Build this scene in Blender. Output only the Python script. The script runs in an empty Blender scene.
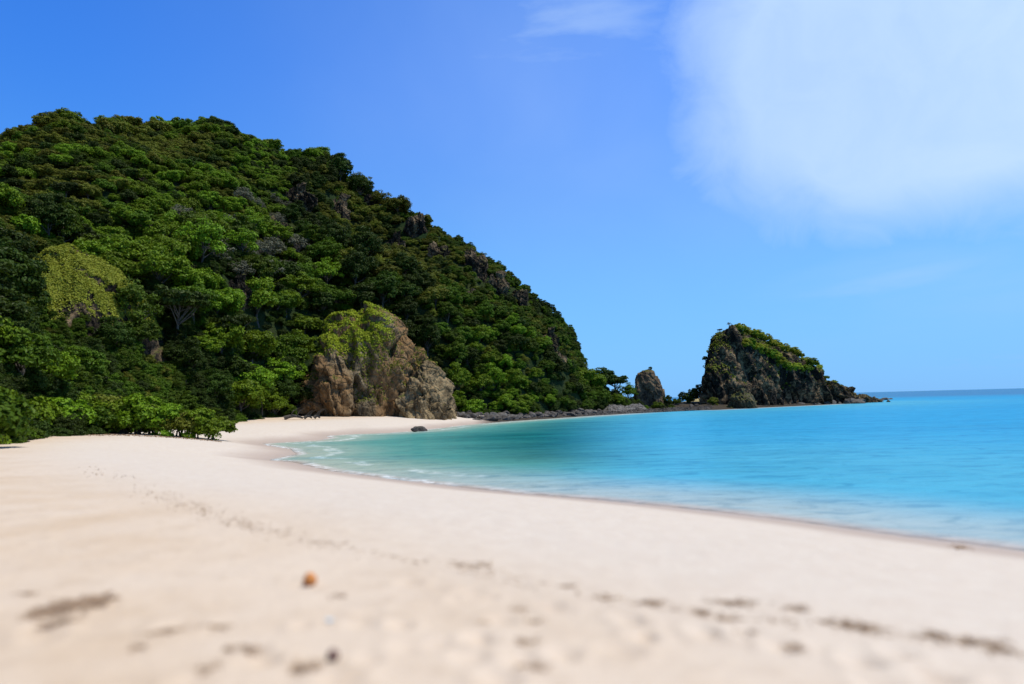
import bpy, bmesh, math, random
import numpy as np
from mathutils import Vector, Matrix, Euler
R = math.radians
random.seed(7); RS = np.random.RandomState(11)
scene = bpy.context.scene
COL = scene.collection

# ------------------------------------------------------------------ camera
CAMZ = 3.6; FPX = 683.0; PITCH = math.atan(59.5/683.0); ROLL = R(1.5)
CAM = np.array([0.0, 0.0, CAMZ])
F_ = np.array([0, math.cos(PITCH), math.sin(PITCH)])
U0 = np.array([0, -math.sin(PITCH), math.cos(PITCH)]); X0 = np.array([1.0, 0, 0])
R_ = math.cos(ROLL)*X0 - math.sin(ROLL)*U0
U_ = math.sin(ROLL)*X0 + math.cos(ROLL)*U0
cd = bpy.data.cameras.new("camera"); cam = bpy.data.objects.new("camera", cd); COL.objects.link(cam)
cam.matrix_world = Matrix(((R_[0], U_[0], -F_[0], 0), (R_[1], U_[1], -F_[1], 0), (R_[2], U_[2], -F_[2], CAMZ), (0, 0, 0, 1)))
cd.sensor_width = 36; cd.lens = 36*FPX/1024; cd.clip_start = 0.1; cd.clip_end = 60000
cd.dof.use_dof = True; cd.dof.focus_distance = 140; cd.dof.aperture_fstop = 0.26; cd.dof.aperture_blades = 0
scene.camera = cam

# ------------------------------------------------------------------ light
SUN_DIR = Vector((0.42, -0.04, 0.90)).normalized()      # towards the sun
SUN_EL = math.asin(SUN_DIR.z); SUN_AZ = math.atan2(SUN_DIR.x, SUN_DIR.y)
sd = bpy.data.lights.new("sun", 'SUN'); sd.energy = 4.4; sd.angle = R(0.53); sd.color = (1.0, 0.955, 0.88)
so = bpy.data.objects.new("sun", sd); COL.objects.link(so)
so.rotation_euler = SUN_DIR.to_track_quat('Z', 'Y').to_euler(); so.location = (60, 0, 150)
scene.view_settings.view_transform = 'Standard'; scene.view_settings.look = 'None'
scene.view_settings.exposure = 0.0; scene.view_settings.gamma = 1.0; scene.view_settings.use_curve_mapping = False
scene.render.resolution_x = 1024; scene.render.resolution_y = 684

def pdir(px, py):
    d = F_*FPX + R_*(px-512.0) + U_*(342.0-py)
    return d/np.linalg.norm(d)
def pground(px, py, z=0.0):
    d = pdir(px, py); t = (z-CAMZ)/d[2]; return CAM + d*t
def paz(px, py):                                        # azimuth, tan(elevation)
    d = pdir(px, py); return math.atan2(d[0], d[1]), d[2]/math.hypot(d[0], d[1])
def pat(px, py, dist):                                  # point on the pixel's ray at horizontal distance dist
    d = pdir(px, py); return CAM + d*(dist/math.hypot(d[0], d[1]))
def proj(P):
    v = np.asarray(P, float) - CAM
    f = v@F_; return 512+FPX*(v@R_)/f, 342-FPX*(v@U_)/f, f

# ------------------------------------------------------------------ world: sky with thin cloud
class NT:
    def __init__(s, nt): s.nt = nt; s.n = nt.nodes; s.l = nt.links
    def add(s, typ, **kw):
        n = s.n.new(typ)
        for k, v in kw.items():
            if k.startswith('i_'):
                key = k[2:].replace('_', ' ')
                n.inputs[key].default_value = v
            else: setattr(n, k, v)
        return n
    def link(s, a, b): s.l.new(a, b)
    def val(s, sock, v):
        if hasattr(v, 'type') and hasattr(v, 'is_linked'): s.l.new(v, sock)
        else: sock.default_value = v
    def math(s, op, a, b=0.0, c=None, clamp=False):
        n = s.n.new('ShaderNodeMath'); n.operation = op; n.use_clamp = clamp
        s.val(n.inputs[0], a); s.val(n.inputs[1], b)
        if c is not None: s.val(n.inputs[2], c)
        return n.outputs[0]
    def ramp(s, v, a, b, lo=0.0, hi=1.0, smooth=True):
        n = s.n.new('ShaderNodeMapRange'); n.interpolation_type = 'SMOOTHSTEP' if smooth else 'LINEAR'; n.clamp = True
        s.val(n.inputs['Value'], v); n.inputs['From Min'].default_value = a; n.inputs['From Max'].default_value = b
        n.inputs['To Min'].default_value = lo; n.inputs['To Max'].default_value = hi
        return n.outputs['Result']
    def mix(s, f, a, b, blend='MIX'):
        n = s.n.new('ShaderNodeMix'); n.data_type = 'RGBA'; n.blend_type = blend
        s.val(n.inputs[0], f)
        for sock, v in ((n.inputs[6], a), (n.inputs[7], b)):
            if isinstance(v, tuple): sock.default_value = (v+(1,))[:4]
            else: s.l.new(v, sock)
        return n.outputs[2]
    def noise(s, vec, scale, detail=4, rough=.55, dist=0.0):
        n = s.n.new('ShaderNodeTexNoise'); n.inputs['Scale'].default_value = scale
        n.inputs['Detail'].default_value = detail; n.inputs['Roughness'].default_value = rough; n.inputs['Distortion'].default_value = dist
        if vec is not None: s.l.new(vec, n.inputs['Vector'])
        return n.outputs['Fac']
    def mapping(s, vec, scale=(1, 1, 1), loc=(0, 0, 0), rot=(0, 0, 0)):
        n = s.n.new('ShaderNodeMapping'); n.inputs['Scale'].default_value = scale
        n.inputs['Location'].default_value = loc; n.inputs['Rotation'].default_value = rot
        s.l.new(vec, n.inputs['Vector']); return n.outputs[0]

w = bpy.data.worlds.new("World"); scene.world = w; w.use_nodes = True
W = NT(w.node_tree); W.n.clear()
sky = W.add('ShaderNodeTexSky'); sky.sky_type = 'NISHITA'; sky.sun_disc = False
sky.sun_elevation = SUN_EL; sky.sun_rotation = SUN_AZ; sky.air_density = 1.0; sky.dust_density = 0.2; sky.ozone_density = 2.0; sky.altitude = 0
tc = W.add('ShaderNodeTexCoord'); sep = W.add('ShaderNodeSeparateXYZ'); W.link(tc.outputs['Generated'], sep.inputs[0])
yy = W.math('MAXIMUM', sep.outputs[1], 0.05)
az = W.math('ARCTAN2', sep.outputs[0], sep.outputs[1])           # radians
el = W.math('ARCSINE', sep.outputs[2])
# colour grade of the clear sky: lower part more saturated than the model's
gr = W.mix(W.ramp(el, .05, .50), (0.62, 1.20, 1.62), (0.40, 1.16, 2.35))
gr = W.mix(W.ramp(el, .58, .85), gr, (1.25, 1.05, 0.78))  # unseen upper dome tinted warm to take blue out of the scene lighting
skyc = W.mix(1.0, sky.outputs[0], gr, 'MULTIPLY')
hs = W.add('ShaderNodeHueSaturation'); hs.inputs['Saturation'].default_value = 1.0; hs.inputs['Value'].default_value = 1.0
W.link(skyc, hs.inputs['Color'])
comb = W.add('ShaderNodeCombineXYZ'); W.link(az, comb.inputs[0]); W.link(el, comb.inputs[1])
v = comb.outputs[0]
n1 = W.noise(v, 3.0, 5, .5, .3); n2 = W.noise(W.mapping(v, (1.2, 5, 1), rot=(0, 0, R(8))), 2.6, 6, .55, .2)
def blob(az0, el0, ra, re, rot=0.0, ex=2):
    m = W.mapping(v, (1, 1, 1), (-az0, -el0, 0)); s2 = W.add('ShaderNodeSeparateXYZ'); W.link(m, s2.inputs[0])
    c, s_ = math.cos(rot), math.sin(rot)
    a = W.math('ADD', W.math('MULTIPLY', s2.outputs[0], c/ra), W.math('MULTIPLY', s2.outputs[1], s_/ra))
    b = W.math('ADD', W.math('MULTIPLY', s2.outputs[0], -s_/re), W.math('MULTIPLY', s2.outputs[1], c/re))
    if ex != 2: return W.math('POWER', W.math('ADD', W.math('POWER', W.math('ABSOLUTE', a), ex), W.math('POWER', W.math('ABSOLUTE', b), ex)), 1/ex)
    return W.math('SQRT', W.math('ADD', W.math('MULTIPLY', a, a), W.math('MULTIPLY', b, b)))
CLOUDS = True
def azel(px, py):
    a, t = paz(px, py); return a, math.atan(t)
a0, e0 = azel(1020, 10); _al = azel(684, 60)[0]; _el = azel(900, 240)[1]
n0 = W.noise(W.mapping(v, (1, 1, 1), rot=(0, 0, R(-35))), 1.7, 6, .5, .5)
d = blob(a0, e0, a0-_al, e0-_el, R(2), 2.6)
n5 = W.noise(v, 11.0, 7, .6, .6)
d = W.math('ADD', d, W.math('MULTIPLY', W.math('SUBTRACT', n5, .5), 0.34))
d = W.math('ADD', d, W.math('MULTIPLY', W.math('SUBTRACT', n1, .5), 0.34))
d = W.math('ADD', d, W.math('MULTIPLY', W.math('SUBTRACT', n0, .5), 0.45))
c1 = W.math('POWER', W.ramp(d, 1.09, 0.70, smooth=False), .8)
tex = W.math('MULTIPLY', W.ramp(n0, .28, .66, .80, 1.0), W.ramp(n5, .25, .7, .90, 1.0))
c1 = W.math('MULTIPLY', c1, tex)
a1, e1 = azel(560, 20); d2 = blob(a1, e1, 0.42, 0.19, R(-5))
c2 = W.math('MULTIPLY', W.ramp(d2, 1.1, 0.0), W.ramp(n2, .32, .72, 0, .45))
a2, e2 = azel(870, 288); d3 = blob(a2, e2, 0.24, 0.030, R(9))
c3 = W.math('MULTIPLY', W.ramp(d3, 1.1, 0.0), W.ramp(n2, .3, .6, .1, .55))
a3, e3 = azel(985, 362); d4 = blob(a3, e3, 0.12, 0.014)
n3 = W.noise(W.mapping(v, (1, 3, 1)), 22, 3, .5)
c4 = W.math('MULTIPLY', W.ramp(d4, 1.1, 0.0), W.ramp(n3, .42, .62, 0, .55))
a4, e4 = azel(960, 300); d5 = blob(a4, e4, 0.42, 0.14)
c5 = W.math('MULTIPLY', W.ramp(d5, 1.2, 0.0), W.ramp(n2, .2, .9, .12, .5))
a6, e6 = azel(640, 110); d6 = blob(a6, e6, 0.75, 0.42, R(-10))
c6 = W.math('MULTIPLY', W.ramp(d6, 1.15, 0.1), W.ramp(n1, .2, .8, .15, .27))
c = c1
for o in (c2, c3, c4, c5, c6): c = W.math('MAXIMUM', c, o)
c = W.math('MULTIPLY', c, 0.97)
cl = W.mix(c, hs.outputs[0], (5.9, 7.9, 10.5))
hz = W.ramp(el, -0.01, 0.30, .78, 0.0)
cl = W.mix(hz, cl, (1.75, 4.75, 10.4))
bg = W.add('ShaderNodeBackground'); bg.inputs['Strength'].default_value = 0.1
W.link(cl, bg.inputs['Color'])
wo = W.add('ShaderNodeOutputWorld'); W.link(bg.outputs[0], wo.inputs[0])

# ------------------------------------------------------------------ numpy noise
def _h(ix, iy, iz, seed):
    n = (ix.astype(np.int64)*374761393 + iy.astype(np.int64)*668265263 + iz.astype(np.int64)*2147483647 + seed*1274126177) & 0xffffffff
    n = ((n ^ (n >> 13))*1274126177) & 0xffffffff
    n = ((n ^ (n >> 16))*2246822519) & 0xffffffff
    return ((n ^ (n >> 15)) & 0xffffff)/float(0xffffff)
def vnoise(P, seed=0):
    P = np.asarray(P, float); i = np.floor(P); f = P-i; f = f*f*(3-2*f); i = i.astype(np.int64)
    r = 0
    for dx in (0, 1):
        wx = f[..., 0] if dx else 1-f[..., 0]
        for dy in (0, 1):
            wy = f[..., 1] if dy else 1-f[..., 1]
            for dz in (0, 1):
                wz = f[..., 2] if dz else 1-f[..., 2]
                r = r + wx*wy*wz*_h(i[..., 0]+dx, i[..., 1]+dy, i[..., 2]+dz, seed)
    return r*2-1
def fbm(P, scale, octv=4, seed=0, rough=.5, ridged=False):
    P = np.asarray(P, float)/scale; a = 1.0; s = 0; tot = 0
    rot = np.array([[.8, -.6, 0], [.48, .64, -.6], [.36, .48, .8]])
    for k in range(octv):
        n = vnoise(P, seed+k*17)
        if ridged: n = 1-2*np.abs(n)
        s = s+a*n; tot += a; a *= rough; P = (P@rot.T)*2.03+13.7
    return s/tot
def cellular(P, scale, seed=0):                          # flat facets: value of nearest cell, plus F1
    P = np.asarray(P, float)/scale; i0 = np.floor(P).astype(np.int64); tilt = np.zeros(P.shape[0]); best = np.full(P.shape[0], 9.); val = np.zeros(P.shape[0]); sec = np.full(P.shape[0], 9.)
    for dx in (-1, 0, 1):
        for dy in (-1, 0, 1):
            for dz in (-1, 0, 1):
                c = i0+np.array([dx, dy, dz])
                q = c+np.stack([_h(c[:, 0], c[:, 1], c[:, 2], seed+k) for k in (1, 2, 3)], -1)
                dd = ((P-q)**2).sum(-1); cv = _h(c[:, 0], c[:, 1], c[:, 2], seed+9)
                m = dd < best
                sec = np.where(m, best, np.minimum(sec, dd)); val = np.where(m, cv, val); rv = np.stack([_h(c[:, 0], c[:, 1], c[:, 2], seed+k) for k in (21, 22, 23)], -1)*2-1; tilt = np.where(m, ((P-q)*rv).sum(-1), tilt); best = np.where(m, dd, best)
    return val*2-1, tilt, np.sqrt(sec)-np.sqrt(best)
def sstep(x, a, b):
    t = np.clip((np.asarray(x, float)-a)/(b-a), 0, 1); return t*t*(3-2*t)

# ------------------------------------------------------------------ object helpers
def link(o, parent=None):
    COL.objects.link(o)
    if parent is not None: o.parent = parent
    return o
def mesh_np(name, V, Fq, mat=None, smooth=True, attrs=None):
    me = bpy.data.meshes.new(name); V = np.asarray(V, np.float32); Fq = np.asarray(Fq, np.int32); k = Fq.shape[1]
    me.vertices.add(len(V)); me.vertices.foreach_set('co', V.ravel())
    me.loops.add(Fq.size); me.loops.foreach_set('vertex_index', Fq.ravel())
    me.polygons.add(len(Fq)); me.polygons.foreach_set('loop_start', np.arange(0, Fq.size, k, dtype=np.int32))
    me.polygons.foreach_set('loop_total', np.full(len(Fq), k, np.int32))
    me.polygons.foreach_set('use_smooth', np.full(len(Fq), smooth))
    if attrs:
        for n, a in attrs.items():
            at = me.attributes.new(n, 'FLOAT', 'POINT'); at.data.foreach_set('value', np.asarray(a, np.float32))
    me.update(calc_edges=True); me.validate()
    if mat: me.materials.append(mat)
    return me
def obj(name, me, parent=None): return link(bpy.data.objects.new(name, me), parent)
def empty(name, loc=(0, 0, 0), rz=0.0, sc=(1, 1, 1)):
    o = bpy.data.objects.new(name, None); o.location = loc; o.rotation_euler = (0, 0, rz); o.scale = sc
    o.empty_display_size = .3; return link(o)
def tag(o, label=None, cat=None, group=None, kind=None):
    if label: o['label'] = label
    if cat: o['category'] = cat
    if group: o['group'] = group
    if kind: o['kind'] = kind
    return o
def gridfaces(nu, nv, wrap=False):
    a = np.arange(nu-(0 if wrap else 1))[:, None]; b = np.arange(nv-1)[None, :]
    a2 = (a+1) % nu
    f = np.stack([a*nv+b, a2*nv+b, a2*nv+b+1, a*nv+b+1], -1).reshape(-1, 4)
    return f

# ------------------------------------------------------------------ materials
def mat(name):
    m = bpy.data.materials.new(name); m.use_nodes = True; T = NT(m.node_tree); T.n.clear()
    out = T.add('ShaderNodeOutputMaterial'); b = T.add('ShaderNodeBsdfPrincipled'); T.link(b.outputs[0], out.inputs[0])
    return m, T, b, out
def bump(T, b, h, strength, dist, prev=None):
    n = T.add('ShaderNodeBump'); n.inputs['Strength'].default_value = strength; n.inputs['Distance'].default_value = dist
    T.link(h, n.inputs['Height'])
    if prev is not None: T.link(prev, n.inputs['Normal'])
    T.link(n.outputs[0], b.inputs['Normal']); return n.outputs[0]

def foliage_mat(name, dark, light, trans=0.25):
    m, T, b, out = mat(name)
    oi = T.add('ShaderNodeObjectInfo'); geo = T.add('ShaderNodeNewGeometry')
    at = T.add('ShaderNodeAttribute'); at.attribute_name = 'tone'
    n = T.noise(geo.outputs['Position'], .45, 3, .6)
    f = T.math('ADD', T.math('MULTIPLY', at.outputs['Fac'], .5), T.math('MULTIPLY', T.ramp(n, .3, .7), .3))
    f = T.math('ADD', f, T.math('MULTIPLY', oi.outputs['Random'], .35), clamp=True)
    c = T.mix(f, dark, light)
    h = T.add('ShaderNodeHueSaturation'); T.link(c, h.inputs['Color'])
    T.link(T.math('ADD', .485, T.math('MULTIPLY', oi.outputs['Random'], .03)), h.inputs['Hue'])
    T.link(T.math('ADD', .80, T.math('MULTIPLY', oi.outputs['Random'], .35)), h.inputs['Value'])
    T.link(h.outputs[0], b.inputs['Base Color'])
    b.inputs['Roughness'].default_value = .5; b.inputs['Specular IOR Level'].default_value = .12
    tr = T.add('ShaderNodeBsdfTranslucent'); T.link(h.outputs[0], tr.inputs['Color'])
    mx = T.add('ShaderNodeMixShader'); mx.inputs[0].default_value = trans
    T.link(b.outputs[0], mx.inputs[1]); T.link(tr.outputs[0], mx.inputs[2]); T.link(mx.outputs[0], out.inputs[0])
    return m
FM = {
 'deep':   foliage_mat('deep_green_leaves', (.014, .027, .004), (.052, .085, .008)),
 'green':  foliage_mat('green_leaves', (.027, .056, .003), (.098, .160, .008)),
 'bright': foliage_mat('bright_green_leaves', (.060, .115, .004), (.180, .275, .012)),
 'olive':  foliage_mat('olive_leaves', (.055, .070, .006), (.180, .190, .018)),
 'grey':   foliage_mat('dry_grey_twigs', (.055, .060, .035), (.165, .160, .105), .1),
 'lime':   foliage_mat('lime_creeper', (.140, .175, .008), (.380, .410, .030)),
 'grass':  foliage_mat('dry_yellow_grass', (.120, .150, .010), (.380, .390, .045)),
}
def bark_mat(name, a, b_):
    m, T, b, out = mat(name); geo = T.add('ShaderNodeNewGeometry')
    n = T.noise(T.mapping(geo.outputs['Position'], (6, 6, 1.5)), 2.0, 5, .6)
    T.link(T.mix(T.ramp(n, .3, .7), a, b_), b.inputs['Base Color']); b.inputs['Roughness'].default_value = .9
    bump(T, b, n, .6, .05); return m
BARK = bark_mat('grey_bark', (.03, .025, .018), (.11, .092, .068))

def rock_mat(name, dark, light, moss, moss_amt, bumpd=.5, warm=None, scale=1.0, rng=(.36, .66)):
    m, T, b, out = mat(name); geo = T.add('ShaderNodeNewGeometry'); P = geo.outputs['Position']
    n = T.noise(P, .22*scale, 8, .62, .4); n2 = T.noise(P, 1.3*scale, 6, .65)
    f = T.math('ADD', T.math('MULTIPLY', n, .6), T.math('MULTIPLY', n2, .4))
    c = T.mix(T.ramp(f, *rng), dark, light)
    if warm is not None:
        n4 = T.noise(T.mapping(P, (1, 1, .45)), .13*scale, 4, .55, .5)
        c = T.mix(T.ramp(n4, .36, .54), c, T.mix(T.ramp(n2, .3, .7), tuple(x*.5 for x in warm), warm))
    sp = T.add('ShaderNodeSeparateXYZ'); T.link(geo.outputs['Normal'], sp.inputs[0])
    n3 = T.noise(P, .35*scale, 6, .7)
    mf = T.ramp(T.math('ADD', T.math('MULTIPLY', sp.outputs[2], .55), n3), 1.02-moss_amt, 1.16-moss_amt)
    c = T.mix(mf, c, T.mix(T.ramp(n2, .35, .65), tuple(x*.45 for x in moss), moss))
    T.link(c, b.inputs['Base Color']); b.inputs['Roughness'].default_value = .92; b.inputs['Specular IOR Level'].default_value = .2
    vo = T.add('ShaderNodeTexVoronoi'); vo.feature = 'DISTANCE_TO_EDGE'; vo.inputs['Scale'].default_value = .55*scale
    T.link(T.mix(.25, P, T.add('ShaderNodeTexNoise', i_Scale=.9).outputs['Color']), vo.inputs['Vector'])
    hh = T.math('ADD', T.math('MULTIPLY', n2, .8), T.math('MULTIPLY', T.ramp(vo.outputs['Distance'], 0, .12), .35))
    hh = T.math('ADD', hh, n)
    bump(T, b, hh, 1.0, bumpd)
    return m
ROCK = rock_mat('dark_volcanic_rock', (.010, .008, .005), (.36, .25, .13), (.095, .100, .022), .17, .9, rng=(.45, .70))
ROCKB = rock_mat('brown_cliff_rock', (.034, .024, .012), (.340, .260, .145), (.13, .14, .022), .12, .8, warm=(.280, .165, .070), scale=1.1)
BOULD = rock_mat('shore_boulder_rock', (.030, .026, .023), (.16, .145, .125), (.05, .05, .03), .0, .15, scale=2.2)
GREYR = rock_mat('grey_scree', (.07, .063, .055), (.26, .24, .215), (.1, .1, .06), .0, .1, scale=3)

# ------------------------------------------------------------------ shoreline and ground
SH_PX = [(1024, 551), (960, 543), (900, 536), (800, 522), (700, 510), (600, 500), (512, 493), (450, 486), (400, 480), (360, 475),
         (330, 471), (308, 466), (292, 462), (268, 460), (282, 457), (296, 454), (290, 449), (270, 446), (262, 443.5), (290, 442),
         (318, 440.5), (330, 438), (326, 436), (355, 434), (385, 433), (415, 431), (440, 428), (465, 425), (500, 422), (530, 420),
         (560, 418), (590, 416), (620, 414.2), (650, 411.5), (680, 410), (715, 410)]
SH = [pground(px, py)[:2] for px, py in SH_PX]
near = [(4000, -4600), (400, -460), (120, -125), (60, -52), (30, -8)]
isl_front = [pground(760, 408.2)[:2]+np.array([0, 6]), pground(830, 405)[:2]+np.array([0, 6]), pground(862, 403)[:2]+np.array([0, 8])]
far = [(118, 268), (92, 262), (78, 240), (60, 240), (45, 250), (30, 290), (-10, 360), (-200, 700), (-4000, 2500)]
POLY = np.array(near+[tuple(p) for p in SH]+[tuple(p) for p in isl_front]+far+[(-6000, 1000), (-6000, -6000), (4000, -6000)], float)
def shore_dist(x, y):
    P = np.stack([x, y], -1); best = np.full(x.shape, 1e9); inside = np.zeros(x.shape, bool)
    n = len(POLY)
    for i in range(n):
        a = POLY[i]; b = POLY[(i+1) % n]; ab = b-a
        t = np.clip(((P-a)@ab)/(ab@ab), 0, 1); q = a+t[:, None]*ab
        best = np.minimum(best, ((P-q)**2).sum(-1))
        cond = ((a[1] > P[:, 1]) != (b[1] > P[:, 1]))
        with np.errstate(divide='ignore', invalid='ignore'):
            xi = (b[0]-a[0])*(P[:, 1]-a[1])/(b[1]-a[1])+a[0]
        inside ^= cond & (P[:, 0] < xi)
    dd = np.sqrt(best); return np.where(inside, dd, -dd)
def ground_z(x, y, s=None):
    x = np.asarray(x, float); y = np.asarray(y, float)
    if s is None: s = shore_dist(x, y)
    P = np.stack([x, y, x*0], -1)
    land = 2.1*(1-np.exp(-(np.maximum(s, 0)/9.5)**1.25))+.15*sstep(s, 10, 40)
    land = land+sstep(s, .5, 5)*(fbm(P, 5.0, 3, 3)*.045+fbm(P, .9, 3, 5)*.020)
    und = -(np.minimum(-s, 0)*0+3.2*(1-np.exp(-np.maximum(-s, 0)/26.0))+np.maximum(-s-60, 0)*.04)
    und = np.maximum(und, -14)
    return np.where(s > 0, land, und)
def gz1(x, y): return float(ground_z(np.array([x]), np.array([y]))[0])

def polar_grid():
    a = np.concatenate([np.arange(-180, -50, 4.0), np.arange(-50, 50, .22), np.arange(50, 180, 4.0)]); a = np.radians(a)
    r = np.concatenate([[0.02], np.geomspace(1.2, 400, 420), np.geomspace(430, 40000, 40)])
    A, RR = np.meshgrid(a, r, indexing='ij')
    return np.sin(A).ravel()*RR.ravel(), np.cos(A).ravel()*RR.ravel(), len(a), len(r)
gx, gy, na, nr = polar_grid(); gs = shore_dist(gx, gy)
gz = ground_z(gx, gy, gs)
# shallow scuffs and footprints pressed into the soft sand
FOOT = []
rf = random.Random(5)
for k in range(70):
    px = rf.uniform(-60, 1080); py = rf.uniform(585, 700); p = pground(px, py, 2.0); FOOT.append((p[0], p[1], rf.uniform(.07, .15), rf.uniform(.015, .04)))
def footline(p0, p1, n):
    for k in range(n):
        t = (k+.5)/n; px = p0[0]+(p1[0]-p0[0])*t; py = p0[1]+(p1[1]-p0[1])*t
        p = pground(px, py, 1.95); FOOT.append((p[0]+(.12 if k % 2 else -.12), p[1]+rf.uniform(-.05, .05), .13, .035))
footline((400, 560), (1010, 640), 16); footline((470, 566), (533, 690), 6); footline((190, 700), (420, 690), 8)
near_m = gx**2+gy**2 < 400
for fx, fy, fr, fd in FOOT:
    m = near_m & ((gx-fx)**2+(gy-fy)**2 < (fr*3)**2); q = np.sqrt(((gx[m]-fx)/fr)**2+((gy[m]-fy)/(fr*1.2))**2)
    gz[m] += -fd*np.exp(-q**2*1.2)+fd*.45*np.exp(-(q-1.5)**2*4)

m, T, b, out = mat('beach_sand'); geo = T.add('ShaderNodeNewGeometry'); P = geo.outputs['Position']
at = T.add('ShaderNodeAttribute'); at.attribute_name = 'shore'; s = at.outputs['Fac']
n1 = T.noise(P, .35, 5, .6); n2 = T.noise(P, 3.0, 5, .6); n3 = T.noise(P, 60, 3, .6)
dry = T.mix(T.ramp(n1, .35, .65), (.56, .43, .30), (.61, .50, .385))
dry = T.mix(T.math('MULTIPLY', T.ramp(n2, .50, .72), .35), dry, (.42, .315, .215))
pale = T.mix(T.ramp(n2, .3, .7), (.61, .54, .455), (.58, .50, .415))
dry = T.mix(T.ramp(T.math('ADD', s, T.math('MULTIPLY', n1, 3.0)), 18.5, 12), dry, pale)
dry = T.mix(T.math('MULTIPLY', T.ramp(n3, .45, .8), .25), dry, (.42, .33, .25))
sn = T.math('ADD', s, T.math('MULTIPLY', T.math('SUBTRACT', T.noise(P, .28, 4, .5), .5), 2.4))
wet = T.ramp(sn, 4.6, .8)
bed = T.ramp(s, 0.0, -9.0)
wc = T.mix(T.math('MULTIPLY', wet, T.ramp(s, -.5, -.05)), dry, (.43, .35, .29))
wc = T.mix(T.math('MULTIPLY', bed, .6), wc, (.60, .60, .50))
sp = T.add('ShaderNodeSeparateXYZ'); T.link(P, sp.inputs[0])
ats = T.add('ShaderNodeAttribute'); ats.attribute_name = 'stony'; farm = ats.outputs['Fac']; stony = T.mix(T.ramp(n2, .35, .65), (.020, .017, .013), (.075, .062, .045))
wc = T.mix(T.math('MULTIPLY', farm, T.ramp(s, -1, 0.2)), wc, stony)
T.link(wc, b.inputs['Base Color'])
T.link(T.ramp(sn, 1.6, .2, .95, .55), b.inputs['Roughness']); b.inputs['Specular IOR Level'].default_value = .12
bn = bump(T, b, n3, .35, .01); bump(T, b, n2, .8, .06, bn)
_a = np.arctan2(gx, gy); stony_a = sstep(_a, paz(470, 421)[0], paz(500, 421)[0])*sstep(gy, 60, 90)
obj('beach', mesh_np('beach', np.stack([gx, gy, gz], -1), gridfaces(na, nr, True), m, True, {'shore': gs, 'stony': stony_a}))['kind'] = 'structure'

# ------------------------------------------------------------------ sea
m, T, b, out = mat('sea_water'); geo = T.add('ShaderNodeNewGeometry'); P = geo.outputs['Position']
at = T.add('ShaderNodeAttribute'); at.attribute_name = 'depth'; dep = at.outputs['Fac']
at2 = T.add('ShaderNodeAttribute'); at2.attribute_name = 'shore'; s = T.math('MULTIPLY', at2.outputs['Fac'], -1.0)
at3 = T.add('ShaderNodeAttribute'); at3.attribute_name = 'cove'; cove = at3.outputs['Fac']
big = T.noise(T.mapping(P, (.6, 1.6, 1), rot=(0, 0, R(-20))), .05, 4, .55, .4)
c = T.mix(T.ramp(dep, .0, .16), (.43, .36, .31), (.34, .43, .44))
c = T.mix(T.ramp(dep, .08, .95), c, (.065, .36, .52))
c = T.mix(T.ramp(dep, 1.5, 3.2), c, (.018, .290, .53))
c = T.mix(T.ramp(T.math('ADD', dep, T.math('MULTIPLY', big, 2)), 3.8, 15), c, (.040, .185, .36))
c = T.mix(T.math('MULTIPLY', T.ramp(big, .50, .70), .22), c, (.022, .20, .36))
cc = T.mix(T.ramp(dep, .0, .16), (.43, .36, .30), (.33, .40, .33))
cc = T.mix(T.ramp(dep, .08, 1.0), cc, (.080, .285, .250))
cc = T.mix(T.ramp(T.math('ADD', dep, T.math('MULTIPLY', big, 1.2)), 1.3, 2.6), cc, T.mix(T.ramp(big, .35, .65), (.006, .165, .160), (.002, .100, .110)))
c = T.mix(cove, c, cc)
fn = T.noise(T.mapping(P, (1, 1, 1)), 1.6, 5, .65, .3); fl = T.noise(P, .18, 3, .5)
sw = T.math('ADD', s, T.math('MULTIPLY', T.math('SUBTRACT', fl, .5), 3.0))
band1 = T.math('MULTIPLY', T.ramp(sw, -.3, .15), T.ramp(sw, 1.0, .45))
band2 = T.math('MULTIPLY', T.math('MULTIPLY', T.ramp(sw, 2.4, 2.9), T.ramp(sw, 4.0, 3.3)), T.ramp(fl, .44, .52))
near_k = T.math('ADD', .12, T.math('MULTIPLY', T.math('MULTIPLY', T.ramp(cove, .02, .3), T.ramp(fl, .36, .56)), .88))
fo = T.math('MAXIMUM', T.math('MULTIPLY', band1, near_k), T.math('MULTIPLY', band2, T.math('MULTIPLY', cove, .55)))
foam = T.math('MULTIPLY', fo, T.ramp(fn, .40, .62), clamp=True)
c = T.mix(foam, c, (.82, .86, .86))
w1 = T.noise(T.mapping(P, (.9, 1.3, 1), rot=(0, 0, R(25))), 1.3, 4, .6, .6)
w2 = T.noise(T.mapping(P, (.7, 1.8, 1), rot=(0, 0, R(10))), .16, 3, .55, .5)
w3 = T.noise(T.mapping(P, (.6, 1.2, 1), rot=(0, 0, R(-12))), .8, 6, .62, .8)
w4 = T.noise(T.mapping(P, (.30, 1.1, 1), rot=(0, 0, R(-8))), .22, 6, .68, .6)
c = T.mix(T.math('MULTIPLY', T.ramp(w4, .48, .64), .42), c, T.mix(1.0, c, (.45, .72, .84), 'MULTIPLY'))
c = T.mix(T.math('MULTIPLY', T.ramp(w3, .50, .66), .5), c, T.mix(1.0, c, (.35, .55, .68), 'MULTIPLY'))
T.n.remove(b)
bd = T.add('ShaderNodeBsdfDiffuse'); T.link(c, bd.inputs['Color']); b0 = T.add('ShaderNodeBump'); b0.inputs['Strength'].default_value = .5; b0.inputs['Distance'].default_value = .25; T.link(w3, b0.inputs['Height']); T.link(b0.outputs[0], bd.inputs['Normal']); gl = T.add('ShaderNodeBsdfGlossy'); gl.inputs['Roughness'].default_value = .16
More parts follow.
